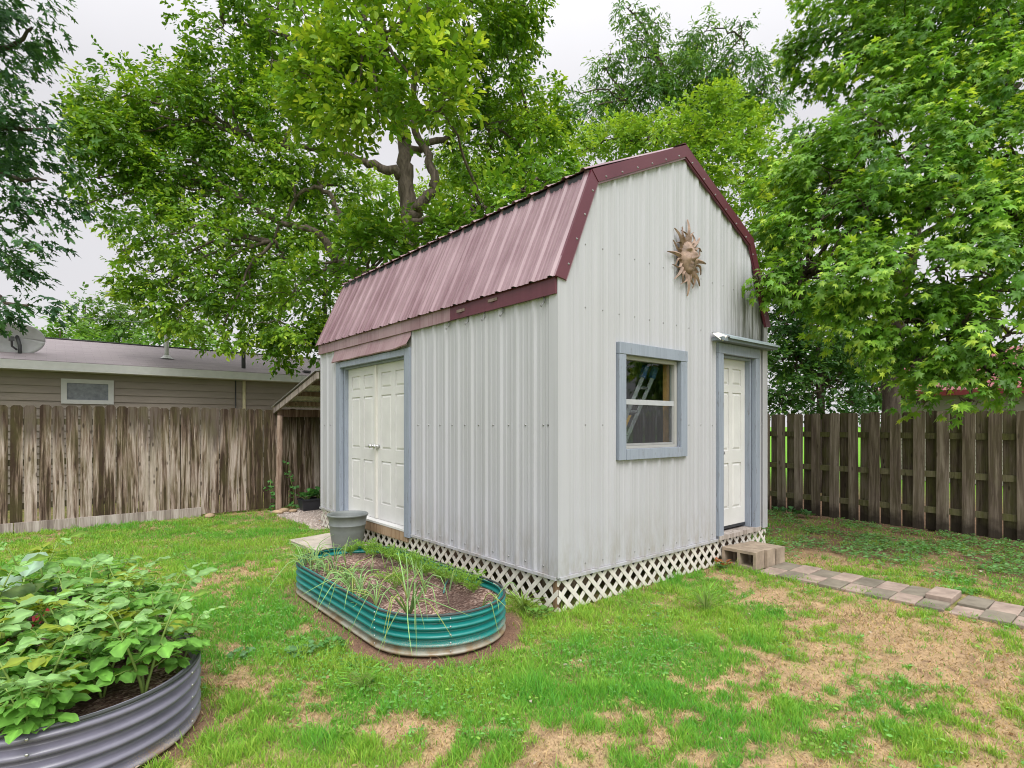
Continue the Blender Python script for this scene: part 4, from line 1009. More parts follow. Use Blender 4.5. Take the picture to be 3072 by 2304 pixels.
def pebbles():
    n = 5200; lx = R.uniform(-.35, 3.0, n); ly = R.uniform(4.9, 7.25, n)
    x = CO[0] + lx*CA - ly*SA; y = CO[1] + lx*SA + ly*CA
    g, so, di, ins, gr, a, b = lawn(x, y); k = (gr > .4) & ~ins; x, y = x[k], y[k]; n = len(x)
    base = np.array([(1,0,0), (0,1,0), (-1,0,0), (0,-1,0), (0,0,.6), (.7,.7,-.3), (-.7,.7,-.3), (0,-.9,-.3)], float)[:5]
    s = R.uniform(.008, .02, n); an = R.uniform(0, 2*PI, n); V = np.empty((n, 5, 3))
    V[...,0] = x[:,None] + s[:,None]*(base[:,0]*np.cos(an)[:,None] - base[:,1]*np.sin(an)[:,None]); V[...,1] = y[:,None] + s[:,None]*(base[:,0]*np.sin(an)[:,None] + base[:,1]*np.cos(an)[:,None])
    V[...,2] = -.01 + s[:,None]*base[:,2]*1.3
    o = (np.arange(n)*5)[:,None,None]; f = np.array([[0,1,4], [1,2,4], [2,3,4], [3,0,4]])
    c = np.array([.50, .43, .38])*R.uniform(.5, 1.3, (n, 1))
    t = NT('gravel_stone'); a_ = t.n('ShaderNodeAttribute', attribute_name='tint').outputs['Color']
    tag(np_mesh('gravel', V.reshape(-1, 3), [(o + f[None]).reshape(-1, 3)], t.done(t.bsdf(a_, .9, .1)), None, np.repeat(c, 5, 0), True), 'pale grey gravel lying under the lean-to', 'gravel', None, 'stuff')
pebbles()
def planter():
    t = thing('planter_trough', 'long black plastic trough planter on the gravel under the lean-to', 'planter', W(.28, 7.02), ANG)
    m = MB(); L, w, h = 1.05, .13, .20
    a = [(0.03, -w*.75, 0), (L-.03, -w*.75, 0), (L-.03, w*.75, 0), (.03, w*.75, 0)]; b = [(0, -w, h), (L, -w, h), (L, w, h), (0, w, h)]
    i0 = [(.02, -w+.02, h), (L-.02, -w+.02, h), (L-.02, w-.02, h), (.02, w-.02, h)]; i1 = [(x, y, h - .05) for x, y, z in i0]
    m.add(a + b + i0 + i1, [(3,2,1,0)] + [(i, (i+1) % 4, 4 + (i+1) % 4, 4 + i) for i in range(4)] + [(4+i, 4+(i+1) % 4, 8+(i+1) % 4, 8+i) for i in range(4)] + [(8+i, 8+(i+1) % 4, 12+(i+1) % 4, 12+i) for i in range(4)])
    m.build('trough', M['black'], t, bevel=.006)
    m = MB(); m.add([(x, y, h - .045) for x, y, z in i0], [(0,1,2,3)]); m.build('soil', M['soil'], t)
    m = MB(); m.box(-.012, L + .012, -w - .012, -w + .0, h - .02, h + .012); m.box(-.012, L + .012, w, w + .012, h - .02, h + .012); m.build('lip', M['black'], t)
planter()

# ------------------------------------------------------------------ neighbouring houses
def siding(mb, a0, a1, z0, z1, lap, openings=()):
    n = int((z1 - z0)/lap + .5)
    for i in range(n):
        s0, s1 = z0 + i*lap, min(z0 + (i+1)*lap, z1)
        spans = [(a0, a1)]
        for (oa, ob, oz0, oz1) in openings:
            if s1 > oz0 + .01 and s0 < oz1 - .01: spans = [x for sp in spans for x in ((sp[0], min(sp[1], oa)), (max(sp[0], ob), sp[1])) if x[1] > x[0]]
        for p, q in spans:
            mb.add([(p, .030, s0), (q, .030, s0), (q, .004, s1), (p, .004, s1), (p, .0, s0), (q, .0, s0)], [(0,1,2,3), (0,4,5,1)])
def left_house():
    h = thing('house', 'low taupe sided house with a grey shingle roof beyond the back fence', 'house', W(0, 10.7), ANG)
    a0, a1 = -11.5, 9.0; tf = lambda a, b, c: (a, -b, c); wi = (-3.02, -2.30, 2.05, 2.42)
    m = MB(tf); siding(m, a0, a1, .3, 2.62, .145, [wi]); w = m.build('wall', M['siding'], h)
    m = MB(tf); m.box(a0, a1, -.2, -.01, 0, 2.6); m.box(a0, a1, -5.4, -5.3, 0, 2.6); m.box(a0, a0 + .1, -5.3, -.2, 0, 2.6); m.box(a1 - .1, a1, -5.3, -.2, 0, 2.6); m.build('wall', M['siding'], h)
    m = MB(); m.add([(a0 - .3, -.42, 2.775), (a1 + .3, -.42, 2.775), (a1 + .3, 2.6, 3.56), (a0 - .3, 2.6, 3.56), (a1 + .3, 5.8, 2.775), (a0 - .3, 5.8, 2.775)], [(0,1,2,3), (3,2,4,5)])
    r = m.build('roof', M['shingle'], h); so = r.modifiers.new('deck', 'SOLIDIFY'); so.thickness = .03; so.offset = -1
    m = MB(); m.prism([(-.1, 0)]*3, 0, 0) if False else m.box(a0 - .3, a1 + .3, 2.52, 2.68, 3.555, 3.575); m.build('ridge_cap', M['darkpole'], r)
    m = MB(); m.box(a0 - .3, a1 + .3, -.445, -.415, 2.60, 2.765); m.build('fascia', M['hwhite'], h)
    m = MB(); m.box(a0 - .3, a1 + .3, -.414, .0, 2.605, 2.62); m.build('soffit', M['hwhite'], h)
    m = MB(tf); m.box(wi[0] - .06, wi[0] + .03, .0, .05, wi[2] - .06, wi[3] + .06); m.box(wi[1] - .03, wi[1] + .06, .0, .05, wi[2] - .06, wi[3] + .06); m.box(wi[0] + .03, wi[1] - .03, .0, .05, wi[3] - .02, wi[3] + .06); m.box(wi[0] + .03, wi[1] - .03, .0, .05, wi[2] - .06, wi[2] + .02)
    wn = m.build('window', M['hwhite'], h)
    m = MB(tf); m.box(wi[0] + .03, wi[1] - .03, .005, .012, wi[2] + .02, wi[3] - .02); m.build('pane', M['pane_grey'], wn)
    m = MB(); m.tube([(.24, -.05, .2), (.24, -.05, 2.6)], .035, 10); m.build('downspout', simple('cream_pipe', (.62, .55, .36), .5), h, True)
    m = MB(); m.tube([(.06, -.035, .2), (.06, -.035, 2.6)], .012, 8); m.build('conduit', M['darkpole'], h, True)
    m = MB(); m.tube([(-1.19, .8, 3.0), (-1.19, .8, 3.70)], .045, 12); m.lathe([(.16, 0), (.10, .03), (.05, .09)], 16, (-1.19, .8, 3.08), False); m.build('vent_pipe', M['hwhite'], h, True)
    m = MB(); m.tube([(.265, .1, 2.85), (.265, .1, 3.42), (.275, .1, 3.47)], .045, 10); m.tube([(.25, .1, 3.46), (.32, .02, 3.49), (.36, .0, 3.42)], .03, 8); m.build('service_mast', M['darkpole'], h, True)
    m = MB(); m.box(1.62, 1.78, -.1, .05, 2.88, 2.93); m.build('roof_flashing', M['darkpole'], h)
    m = MB(); m.box(-3.0, -2.7, 2.7, 2.9, 3.5, 3.60); m.build('roof_vent', M['hwhite'], h)
left_house()
def dish():
    t = thing('satellite_dish', 'grey satellite dish on a dark arm at the edge of the grey shingle roof', 'satellite dish', W(-3.69, 10.95, 2.92), ANG)
    m = MB(); m.tube([(0, 0, -.06), (0, -.01, .18), (-.06, .03, .42)], .032, 10); m.build('mast', M['darkpole'], t, True)
    m = MB(); m.box(-.12, .12, -.1, .1, -.03, .0); m.build('foot', M['darkpole'], t)
    m = MB(); rows = []
    for i in range(9):
        q = i/8; rows.append([(.45*q*math.cos(2*PI*j/36), .10*q*q, .33*q*math.sin(2*PI*j/36)) for j in range(37)])
    m.grid(rows); M4 = Matrix.Rotation(-.55, 4, 'X') @ Matrix.Rotation(0, 4, 'Z')
    M4 = Matrix.Translation((-.08, .02, .33)) @ Matrix.Rotation(.25, 4, 'Z') @ Matrix.Rotation(.45, 4, 'X')
    m.v = [tuple(M4 @ Vector((x, -y, z))) for x, y, z in m.v]
    o = m.build('dish', M['dish'], t, True); so = o.modifiers.new('sheet', 'SOLIDIFY'); so.thickness = .012
    m = MB(); m.tube([(-.05, .0, .10), (-.10, -.35, .12), (-.1, -.48, .22)], .018, 8); m.box(-.14, -.06, -.54, -.46, .2, .28); m.build('feed_arm', M['darkpole'], t)
dish()
def wires():
    s = seen
    def wire(label, pts, r):
        m = MB(); P = [np.array(p) for p in pts]; out = []
        for i in range(17):
            q = i/16; p = P[0]*(1-q) + P[1]*q; p[2] -= .25*4*q*(1-q)*min(1, np.linalg.norm(P[1]-P[0])/20); out.append(tuple(p))
        o = m.tube(out, r, 5).build('power_line', M['darkpole'], None); tag(o, label, 'power line')
    wire('thin pale overhead line crossing in front of the far trees above the roof', (s(120, 680, 19), s(520, 702, 18)), .012)
    mp = W(.275, 10.8, 3.44); wire('black service cable running from the roof mast toward the shed', (mp, s(700, 752, 12.6)), .016)
wires()
def right_house():
    h = thing('house', 'cream sided house with a red metal roof half hidden by the maple', 'house', W(15.6, 2.0), ANG)
    tf = lambda a, b, c: (-b, a, c)
    m = MB(tf); siding(m, -9, 0, .3, 2.5, .12); m.box(-9, 0, -.3, -.01, 0, 2.5); m.build('wall', M['siding_tan'], h)
    m = MB(); m.box(.3, 6, -.1, 0, 0, 2.5); m.box(.3, 6, -9, -8.9, 0, 2.5); m.build('wall', M['siding_tan'], h)
    m = MB(); ys = rib_breaks(-9.3, .35, 0, .3); rows = [[(p[0], y, p[1] + float(rib_profile(y, 0, .3))*1.5) for y in ys] for p in ((-.45, 2.50), (3.1, 3.9), (6.6, 2.50))]
    m.grid(rows); m.build('roof', M['redroof'], h)
    m = MB(); m.box(-.46, -.42, -9.3, .35, 2.36, 2.50); m.build('fascia', simple('dark_red_fascia', (.16, .03, .03), .5), h)
    m = MB(); m.add([(0, -.05, 2.5), (6.2, -.05, 2.5), (3.1, -.05, 3.85), (0, -.02, 2.5), (6.2, -.02, 2.5), (3.1, -.02, 3.85)], [(0,1,2), (5,4,3)]); m.build('gable_wall', M['siding_tan'], h)
right_house()

# ------------------------------------------------------------------ blocks, pavers, slab, bucket
def blocks():
    g = 'cinder blocks forming the door step'
    labs = ['cinder block of the door step with its two dark hollow cores facing out', 'middle cinder block of the three in the door step', 'cinder block of the door step farthest from the open cores, beside the path']
    t = thing('cinder_block', labs[0], 'cinder block', W(2.575, -.405), ANG, g)
    m = MB(); L, H_, T = .395, .195, .192
    def rect(y0, y1, z0, z1): m.box(0, T, y0, y1, z0, z1)
    e = .032; holes = [(e, L/2 - e/2), (L/2 + e/2, L - e)]
    m.box(0, T, 0, L, 0, e); m.box(0, T, 0, L, H_ - e, H_)
    m.box(.001, T - .001, 0.0005, e, e, H_ - e); m.box(.001, T - .001, L/2 - e/2, L/2 + e/2, e, H_ - e); m.box(.001, T - .001, L - e, L - .0005, e, H_ - e)
    m.build('block', M['concrete'], t)
    m = MB(); m.box(T*.6, T*.62, e, L - e, e, H_ - e); m.build('core_shadow_web', M['concrete'], t) if False else None
    dup(t, W(2.772, -.435, .002), ANG + .02, labs[1]); dup(t, W(2.972, -.445, -.006), ANG - .02, labs[2])
blocks()
def pavers():
    names = ['first', 'second', 'third', 'fourth', 'fifth', 'sixth', 'seventh', 'eighth', 'ninth', 'tenth', 'eleventh', 'twelfth']
    def pm(w, l):
        m = MB(); m.box(-w/2, w/2, -l/2, l/2, -.03, .03); return m
    for k in range(12):
        for side in (0, 1):
            pink = (k + side) % 2 == (0 if k < 6 else (0))
            w = .345 if side else .285; l = .193
            cx = 2.985 if side else 2.655; cy = -.45 - .2*k - .1 - (.03 if k > 7 else 0)
            z = -.010 + random.uniform(-.005, .005); tilt = random.uniform(-.012, .012)
            if (k, side) == (7, 1): z += .028
            if (k, side) == (8, 0): z -= .016
            o = pm(w, l).build('paver', M['paver_pink' if pink else 'paver_grey'], None, bevel=.006)
            o.location = W(cx + random.uniform(-.008, .008), cy, z); o.rotation_euler = (tilt, random.uniform(-.012, .012), ANG + random.uniform(-.03, .03))
            extra = ', raised above the rest' if (k, side) == (7, 1) else ''
            tag(o, '%s paver, %s row from the block step, %s column%s' % ('pinkish' if pink else 'mossy grey', names[k], 'fence-side' if side else 'lawn-side', extra), 'paver', 'square pavers of the garden path')
pavers()
def slab_bucket():
    m = MB(); m.prism([(-.80, 4.30), (-.18, 4.42), (-.12, 3.2), (-.72, 3.12)], 0, 1); m.v = [(x, z, .0 + y*.035) for x, y, z in m.v]
    o = m.build('concrete_slab', M['slab'], None, bevel=.006); o.location = W(0, 0, .0); o.rotation_euler = (0, 0, ANG); tag(o, 'flat pale concrete slab on the grass under the grey pot', 'slab')
    t = thing('plant_pot', 'large empty grey plastic pot standing before the double doors', 'pot', W(-.36, 3.42, .036), ANG)
    m = MB(); P = [(.0, 0), (.175, 0), (.185, .01), (.215, .20), (.222, .265), (.226, .268), (.226, .272), (.221, .276), (.240, .375), (.252, .378), (.256, .392), (.250, .40), (.238, .398), (.225, .37), (.20, .20), (.17, .03), (0, .03)]
    m.lathe([(r, z*1.04) for r, z in P], 48, caps=False); m.build('pot', M['bucket'], t, True)
    # stray thin grass stalks stand in the slab joint
slab_bucket()

# ------------------------------------------------------------------ raised beds
def outline(a, r, n=28):                # stadium, long axis along local y
    pts = [(r*math.cos(t), a + r*math.sin(t)) for t in np.linspace(0, PI, n)]
    pts += [(-r, a - 2*a*i/8) for i in range(1, 8)]
    pts += [(r*math.cos(t), -a + r*math.sin(t)) for t in np.linspace(PI, 2*PI, n)]
    pts += [(r, -a + 2*a*i/8) for i in range(1, 8)]
    return pts
def raised_bed(label, lx, ly, a, r, h, mat, soil_z, waves, seams):
    t = thing('raised_bed', label, 'raised bed', W(lx, ly), ANG)
    def off(d):
        return outline(a, r + d)
    m = MB(); rows = []; nz = waves*8
    for i in range(nz + 1):
        q = i/nz; s = math.sin(q*waves*2*PI - PI/2); d = .019*(math.copysign(abs(s)**.55, s + .25)); z = -.02 + (h + .02)*q
        o = off(d - .019); rows.append([(x, y, z) for x, y in o + o[:1]])
    m.grid(rows); w = m.build('wall', mat, t, True); so = w.modifiers.new('sheet', 'SOLIDIFY'); so.thickness = .004; so.offset = -1
    m = MB(); o = off(-.010); m.tube([(x, y, h) for x, y in o + o[:2]], .0085, 8, False); m.build('rim', M['rim'], t, True)
    m = MB(); o = off(-.03); n = len(o); vs = []
    rr = np.linspace(1, 0, 14)
    for k in rr:
        for (x, y) in o:
            X, Y = x*k, (y if abs(y) <= a and False else y*k if k < 1 else y)
            z = soil_z + .012*mnoise.noise((X*4, Y*4, lx)) + .010*mnoise.noise((X*17, Y*17, 3)) + .015*(1 - k) - .01*k**6
            vs.append((X, Y, z))
    fs = [(i*n + j, i*n + (j+1) % n, (i+1)*n + (j+1) % n, (i+1)*n + j) for i in range(len(rr)-1) for j in range(n)]
    m.add(vs, fs); m.build('soil', M['soil'], t, True)
    bolt = None
    for (px, py, nx, ny) in seams:
        for z in [h*(j + .60)/waves for j in range(waves)]:
            if bolt is None:
                b = MB(); b.lathe([(.007, 0), (.0065, .003), (.003, .005)], 8); bolt = b.build('bolt', M['steel'], t, True); q = bolt
            else: q = bolt.copy(); col.objects.link(q); q.parent = t
            q.location = (px, py, z); q.rotation_euler = Vector((nx, ny, 0)).to_track_quat('Z', 'Y').to_euler()
    return t
def seam_at(a, r, angs):
    out = []
    for s, an in angs:
        c, q = math.cos(an), math.sin(an); out.append((r*c, (a if s > 0 else -a) + r*q, c, q))
    return out
SOIL_G, SOIL_D = .215, .235
raised_bed('oval corrugated green metal raised bed with rusty lower edge beside the shed', BED[0], BED[1], BED[2], BED[3], .275, M['bed_green'], SOIL_G, 5,
           seam_at(BED[2], BED[3] + .001, [(-1, -PI*.62), (-1, -PI*.06), (-1, -PI*.97), (1, PI*.5), (1, .05)]))
raised_bed('oval corrugated charcoal metal raised bed crowded with potato plants', BED2[0], BED2[1], BED2[2], BED2[3], .315, M['bed_grey'], SOIL_D, 5,
           seam_at(BED2[2], BED2[3] + .001, [(-1, -PI*.57), (-1, -PI*.95), (-1, -PI*.18), (-1, .02)]))

# ------------------------------------------------------------------ leafy plants
def leaflet_template(wprof, droop, fold, wave=0.0):
    ts = np.linspace(0, 1, len(wprof)); v = []
    for i, (t, w) in enumerate(zip(ts, wprof)):
        for s in (-1, -.5, 0, .5, 1):
            v.append((s*w, t, fold*abs(s)*w - droop*t*t + wave*math.sin(i*2.4 + s)*abs(s)*w - (.02 if s == 0 else 0)))
    n = len(wprof); f = [[i*5 + j, i*5 + j + 1, (i+1)*5 + j + 1, (i+1)*5 + j] for i in range(n - 1) for j in range(4)]
    return np.array(v), [np.array([q]) for q in f]
TEMPL['potato'] = leaflet_template([.03, .24, .335, .325, .22, .02], .22, .16, .25)
TEMPL['round'] = leaflet_template([.12, .38, .50, .50, .38, .08], .10, .22, .30)
TEMPL['beet'] = leaflet_template([.04, .17, .24, .22, .13, .02], .35, .25, .5)
TEMPL['blade'] = leaflet_template([.02, .035, .04, .03, .018, .002], .25, .3, 0)
def plant_mesh(parent, kind, P, D, N, S, C, mat, name='foliage'):
    P, D, N, S, C = map(np.array, (P, D, N, S, C)); V, G, nv = leaves(kind, P, D, N, S)
    # one array of quads
    T = TEMPL[kind][0]; vein = np.where(np.abs(T[:,0]) < .004, 1.3, 1 - .10*np.sin(T[:,1]*22)**2)
    tint = (C[:,None,:]*vein[None,:,None]*(1 + .10*R.normal(size=(len(C), nv, 1)))).reshape(-1, 3)
    return np_mesh(name, V, [np.concatenate(G)], mat, parent, np.clip(tint, .003, .9), True)
def rnd_unit(): return unit(R.normal(size=3))
def potato(label, group):
    t = thing('potato_plant', label, 'potato plant', (0, 0, 0), 0, group); sm = MB(); P, D, N, S, C = [], [], [], [], []
    for k in range(random.randint(3, 4)):
        az = k*2*PI/3.5 + random.uniform(-.5, .5); ln = random.uniform(.26, .46); sp = random.uniform(.08, .20)
        pts = [np.array([math.cos(az)*sp*q**1.3, math.sin(az)*sp*q**1.3, ln*q - .02]) for q in np.linspace(0, 1, 6)]
        sm.tube(pts, [.008, .0075, .0065, .0055, .0045, .003], 6)
        for i in range(6):
            q = .34 + .70*i/6 + random.uniform(-.03, .03); q = min(q, 1.0); j = min(int(q*5), 4); b = pts[j] + (pts[j+1] - pts[j])*(q*5 - j)
            a2 = az + i*2.4 + random.uniform(-.4, .4); up = .25 + .5*(q > .85)
            d = unit(np.array([math.cos(a2), math.sin(a2), up])); L = random.uniform(.08, .14)*(1.1 - .35*(q > .9))
            e = b + d*L; mid = b + d*L*.5 + np.array([0, 0, .012]); sm.tube([b, mid, e], [.003, .0025, .0018], 5, False)
            side = unit(np.cross(d, [0, 0, 1.])); young = np.clip((q - .75)*3, 0, 1)
            base = np.array([.16, .37, .06])*(1 - young) + np.array([.38, .58, .27])*young; base = base*random.uniform(.75, 1.2)  # young top growth, with sky sheen painted into its pale colour
            if random.random() < .10: base = np.array([.26, .34, .04])
            def put(p, dd, s):
                nr = unit(np.array([0, 0, 1.]) + .28*R.normal(size=3) + .15*d); P.append(p); D.append(unit(dd)); N.append(nr); S.append(s); C.append(base*random.uniform(.88, 1.12))
            put(e, d + np.array([0, 0, -.25]), random.uniform(.085, .125))
            for w, sc_ in ((.70, .8), (.40, .65)):
                p = b + d*L*w
                for sg in (-1, 1): put(p, side*sg + d*.45 + np.array([0, 0, -.12]) + .15*rnd_unit(), random.uniform(.075, .10)*sc_*1.25)
    sm.build('stem', M['stem'], t, True); plant_mesh(t, 'potato', P, D, N, S, C, M['leaf_dull']); return t
def potatoes():
    lab = 'leafy potato plant with pale green compound leaves in the charcoal bed'; g = 'potato plants in the charcoal bed'
    protos = [potato(lab, g) for _ in range(5)]
    pos = [(.30, -1.02, 1.0), (-.12, -1.08, 1.05), (.02, -.72, 1.1), (-.40, -.80, 1.0), (.42, -.55, .95), (.28, -.25, 1.0), (-.20, -.35, 1.1), (-.48, -.28, 1.05), (.46, .02, 1.0), (.10, .10, 1.1), (-.38, .22, 1.1), (.36, .42, .95), (-.05, .55, 1.05), (-.46, .68, 1.0), (.30, .85, .95), (-.15, .98, 1.0), (.48, -.86, .75), (-.36, -1.0, .9), (-.52, -.58, .95), (-.12, -1.2, .7), (.14, -.92, .85), (-.30, -.62, 1.0), (-.50, -.85, .75), (.05, -.45, 1.0)]
    for i, (x, y, s) in enumerate(pos):
        loc = W(BED2[0] + x, BED2[1] + y, SOIL_D)
        s *= random.uniform(.82, 1.14)
        if i < 5: protos[i].location = loc; protos[i].rotation_euler = (0, 0, random.uniform(0, 6)); protos[i].scale = (s,)*3
        else: dup(protos[i % 5], loc, random.uniform(0, 6), None, s)
potatoes()
def beets_and_cabbage():
    for i, (x, y, lab) in enumerate(((.14, -.46, 'beet plant with dark red stems showing between the potato leaves, nearest the bed rim'), (.18, -.02, 'beet plant with dark red stalks deeper among the potato leaves'), (-.20, -.02, 'beet with red stalks and a bright red leaf back among potato plants'))):
        t = thing('beet_plant', lab, 'beet', W(BED2[0] + x, BED2[1] + y, SOIL_D), random.uniform(0, 6), 'beets among the potatoes'); sm = MB(); P, D, N, S, C = [], [], [], [], []
        for k in range(8):
            a = k*.8 + random.uniform(-.2, .2); d = np.array([math.cos(a)*.45, math.sin(a)*.45, 1]); L = random.uniform(.14, .24)
            p1 = d*L*.5; p2 = d*L + np.array([math.cos(a), math.sin(a), 0])*.03; sm.tube([(0, 0, -.01), p1, p2], [.006, .005, .003], 6)
            P.append(p2); D.append(unit(np.array([math.cos(a), math.sin(a), .7]))); N.append(unit(np.array([-math.cos(a)*.7, -math.sin(a)*.7, 1]))); S.append(random.uniform(.13, .19)); C.append((.13, .20, .04) if k % 3 else ((.30, .02, .03) if i == 2 else (.20, .28, .04)))
        sm.build('stalk', M['stem_red'], t, True); plant_mesh(t, 'beet', P, D, N, S, C, M['leaf_dull'])
    t = thing('cauliflower_plant', 'tall bluish cauliflower leaves standing above the potatoes', 'cauliflower', W(BED2[0] - .25, BED2[1] + .40, SOIL_D), 0.4); sm = MB(); P, D, N, S, C = [], [], [], [], []
    for k in range(6):
        a = k*1.05; hgt = .36 if k in (1, 4) else .24; d = np.array([math.cos(a)*.10, math.sin(a)*.10, hgt]); sm.tube([(0, 0, -.01), d*.5, d], [.010, .008, .005], 6)
        P.append(d); D.append(unit(np.array([math.cos(a)*.8, math.sin(a)*.8, 1.0]))); N.append(unit(np.array([-math.cos(a), -math.sin(a), 1]))); S.append(.18); C.append((.30, .44, .32))
    sm.build('stalk', M['stem'], t, True); plant_mesh(t, 'round', P, D, N, S, C, M['leaf_dull'])
beets_and_cabbage()

def onion(label, group, n, ln, flop, dirbias=None, th0=.05):
    t = thing('onion_plant', label, 'onion', (0, 0, 0), 0, group)
    V, G, C, o = [], [], [], 0; m = MB(); cols_ = []
    for k in range(n):
        a = random.uniform(0, 2*PI) if dirbias is None else dirbias + random.uniform(-1.1, 1.1)
        L = ln*random.uniform(.65, 1.15); f = flop*random.uniform(.4, 1.25); pts = []; p = np.array([0, 0, -.01]); th = random.uniform(th0, th0 + .25)
        tot = 11; dz = random.uniform(-.5, .5); on = random.uniform(.05, .45) if th0 > .1 else random.uniform(.3, .6); kw = random.uniform(.18, .5)
        for i in range(tot):
            pts.append(p.copy()); q = i/(tot - 1); w_ = min(1, max(0, (q - on)/kw)); th2 = min(th + .25*q + f*1.9*w_*w_*(3 - 2*w_), 2.85)
            p = p + np.array([math.cos(a + dz*q)*math.sin(th2), math.sin(a + dz*q)*math.sin(th2), math.cos(th2)])*L/(tot - 1)
            if p[2] < .012 and flop < 1.2: p[2] = .012 + .004*random.random()
        v0 = len(m.v); m.tube(pts, [.0034, .0044, .0044, .0042, .004, .0037, .0034, .003, .0024, .0016, .0007], 5, False)
        c = np.array([.27, .44, .17])*random.uniform(.7, 1.3)
        if random.random() < .2: c = np.array([.34, .42, .12])
        for i in range(len(m.v) - v0): cols_.append(c*(1 + .35*(i/(len(m.v) - v0))))
    me = np_mesh('leaves', np.array(m.v), [np.array(m.f)], M['leaf_dull'], t, np.array(cols_), True); return t
def green_bed_plants():
    bx, by = BED[0], BED[1]
    g1 = 'flopped onions along the outer rim'; l1 = 'onion plant with long thin leaves flopping along the outer side of the green bed'
    protos = [onion(l1, g1, random.randint(7, 11), .36, 1.0, None, .15) for _ in range(4)]
    pos = [(-.40, y) for y in (-.55, -.38, -.20, -.04, .14, .30, .48, .66, .84, 1.0)] + [(-.28, 1.05), (-.30, .55), (-.30, .1)]
    for i, (x, y) in enumerate(pos):
        loc = W(bx + x + random.uniform(-.04, .04), by + y, SOIL_G); r = random.uniform(0, 6)
        if i < 4: protos[i].location = loc; protos[i].rotation_euler = (0, 0, r)
        else: dup(protos[i % 4], loc, r, None, random.uniform(.8, 1.1))
    # the plants that hang over the rim
    for x, y, n, L, b, lab in ((-.37, -.98, 15, .66, ANG + PI*1.30, 'thick onion clump draped over the front rim of the green bed'), (-.47, -.30, 6, .56, ANG + PI, 'onion with a few leaves hanging over the outer rim below the flopped row'),
                               (.12, -1.17, 2, .56, ANG - PI/2 + .1, 'thin onion leaf bent over the front rim to the bare soil'), (.28, -1.10, 2, .42, ANG - PI/2 + .5, 'pale bent onion leaf over the front rim nearest the lattice'), (-.48, .75, 5, .52, ANG + PI*.9, 'onion spilling over the far outer rim of the green bed')):
        t = onion(lab, 'onions hanging over the rim', n, L, 1.25, b, .45); t.location = W(bx + x, by + y, SOIL_G + .03)
    g2 = 'upright onions in the middle of the green bed'; l2 = 'upright thin young onion standing in the mulch of the green bed'
    pr = [onion(l2, g2, random.randint(3, 4), .22, .12) for _ in range(3)]
    for i, (x, y) in enumerate([(.02, -.55), (.10, -.38), (.16, -.15), (.05, .02), (.20, -.62), (-.06, .25), (.12, .35), (-.1, .72), (-.05, -.25), (.0, 1.0), (.3, -.42), (-.12, .95)]):
        loc = W(bx + x, by + y, SOIL_G); r = random.uniform(0, 6)
        if i < 3: pr[i].location = loc; pr[i].rotation_euler = (0, 0, r)
        else: dup(pr[i % 3], loc, r, None, random.uniform(.75, 1.15))
    t = onion('stout blue-green upright onion with thick leaves at the near middle of the bed', None, 5, .34, .10); t.location = W(bx - .18, by - .62, SOIL_G); t.scale = (1.5, 1.5, 1.05)
    # carrots
    def carrot():
        t = thing('carrot_plant', 'feathery bright green carrot top along the shed side of the green bed', 'carrot', (0, 0, 0), 0, 'carrots along the shed side'); m = MB(); P, D, N, S, C = [], [], [], [], []
        for k in range(9):
            a = k*.75 + random.uniform(-.3, .3); L = random.uniform(.10, .19); pts = []; p = np.array([0, 0, -.01]); th = random.uniform(.1, .5)
            for i in range(6):
                pts.append(p.copy()); t2 = th + i*.16; p = p + np.array([math.cos(a)*math.sin(t2), math.sin(a)*math.sin(t2), math.cos(t2)])*L/5
            m.tube(pts, [.0022, .002, .0018, .0015, .0012, .0008], 4, False)
            for i in range(2, 6):
                d = unit(pts[i] - pts[i-1]); s = unit(np.cross(d, [0, 0, 1.]))
                for sg in (-1, 1):
                    for j in range(8):
                        q = j/8; w = .05*(1 - .12*(i-2)); P.append(pts[i] + sg*s*w*q + d*.02*q + .006*R.normal(size=3)); D.append(unit(sg*s*.5 + d + .7*rnd_unit())); N.append(unit(np.array([0, 0, 1.]) + .6*R.normal(size=3))); S.append(random.uniform(.016, .030)); C.append(np.array([.20, .38, .05])*random.uniform(.75, 1.3))
        m.build('stem', M['stem'], t, True)
        P, D, N, S, C = map(np.array, (P, D, N, S, C)); V, G, nv = leaves('long', P, D, N, S); np_mesh('foliage', V, G, M['leaf_dull'], t, np.repeat(C, nv, 0)); return t
    pr = [carrot() for _ in range(3)]
    pos = [(.28, 1.02), (.24, .86), (.34, .74), (.30, .62), (.32, .44), (.36, .30), (.30, .18), (.34, .04), (.30, -.10), (.36, -.22), (.32, -.34), (.36, -.50), (.36, -.66), (.36, -.78), (.12, 1.1), (-.12, -.28)]
    for i, (x, y) in enumerate(pos):
        loc = W(bx + x + random.uniform(-.03, .03), by + y, SOIL_G); r = random.uniform(0, 6)
        if i < 3: pr[i].location = loc; pr[i].rotation_euler = (0, 0, r)
        else: dup(pr[i % 3], loc, r, None, random.uniform(.75, 1.15))
    m = MB(); m.tube([(0, 0, 0), (.12, .16, .012), (.26, .30, .02)], [.006, .006, .005], 6); o = m.build('plant_stake', simple('blue_green_stake', (.05, .16, .15), .5), None, True); o.location = W(bx + .12, by - .66, SOIL_G + .015); o.rotation_euler = (0, 0, ANG); tag(o, 'thin blue-green stick lying on the mulch beside the carrots', 'stick')
green_bed_plants()

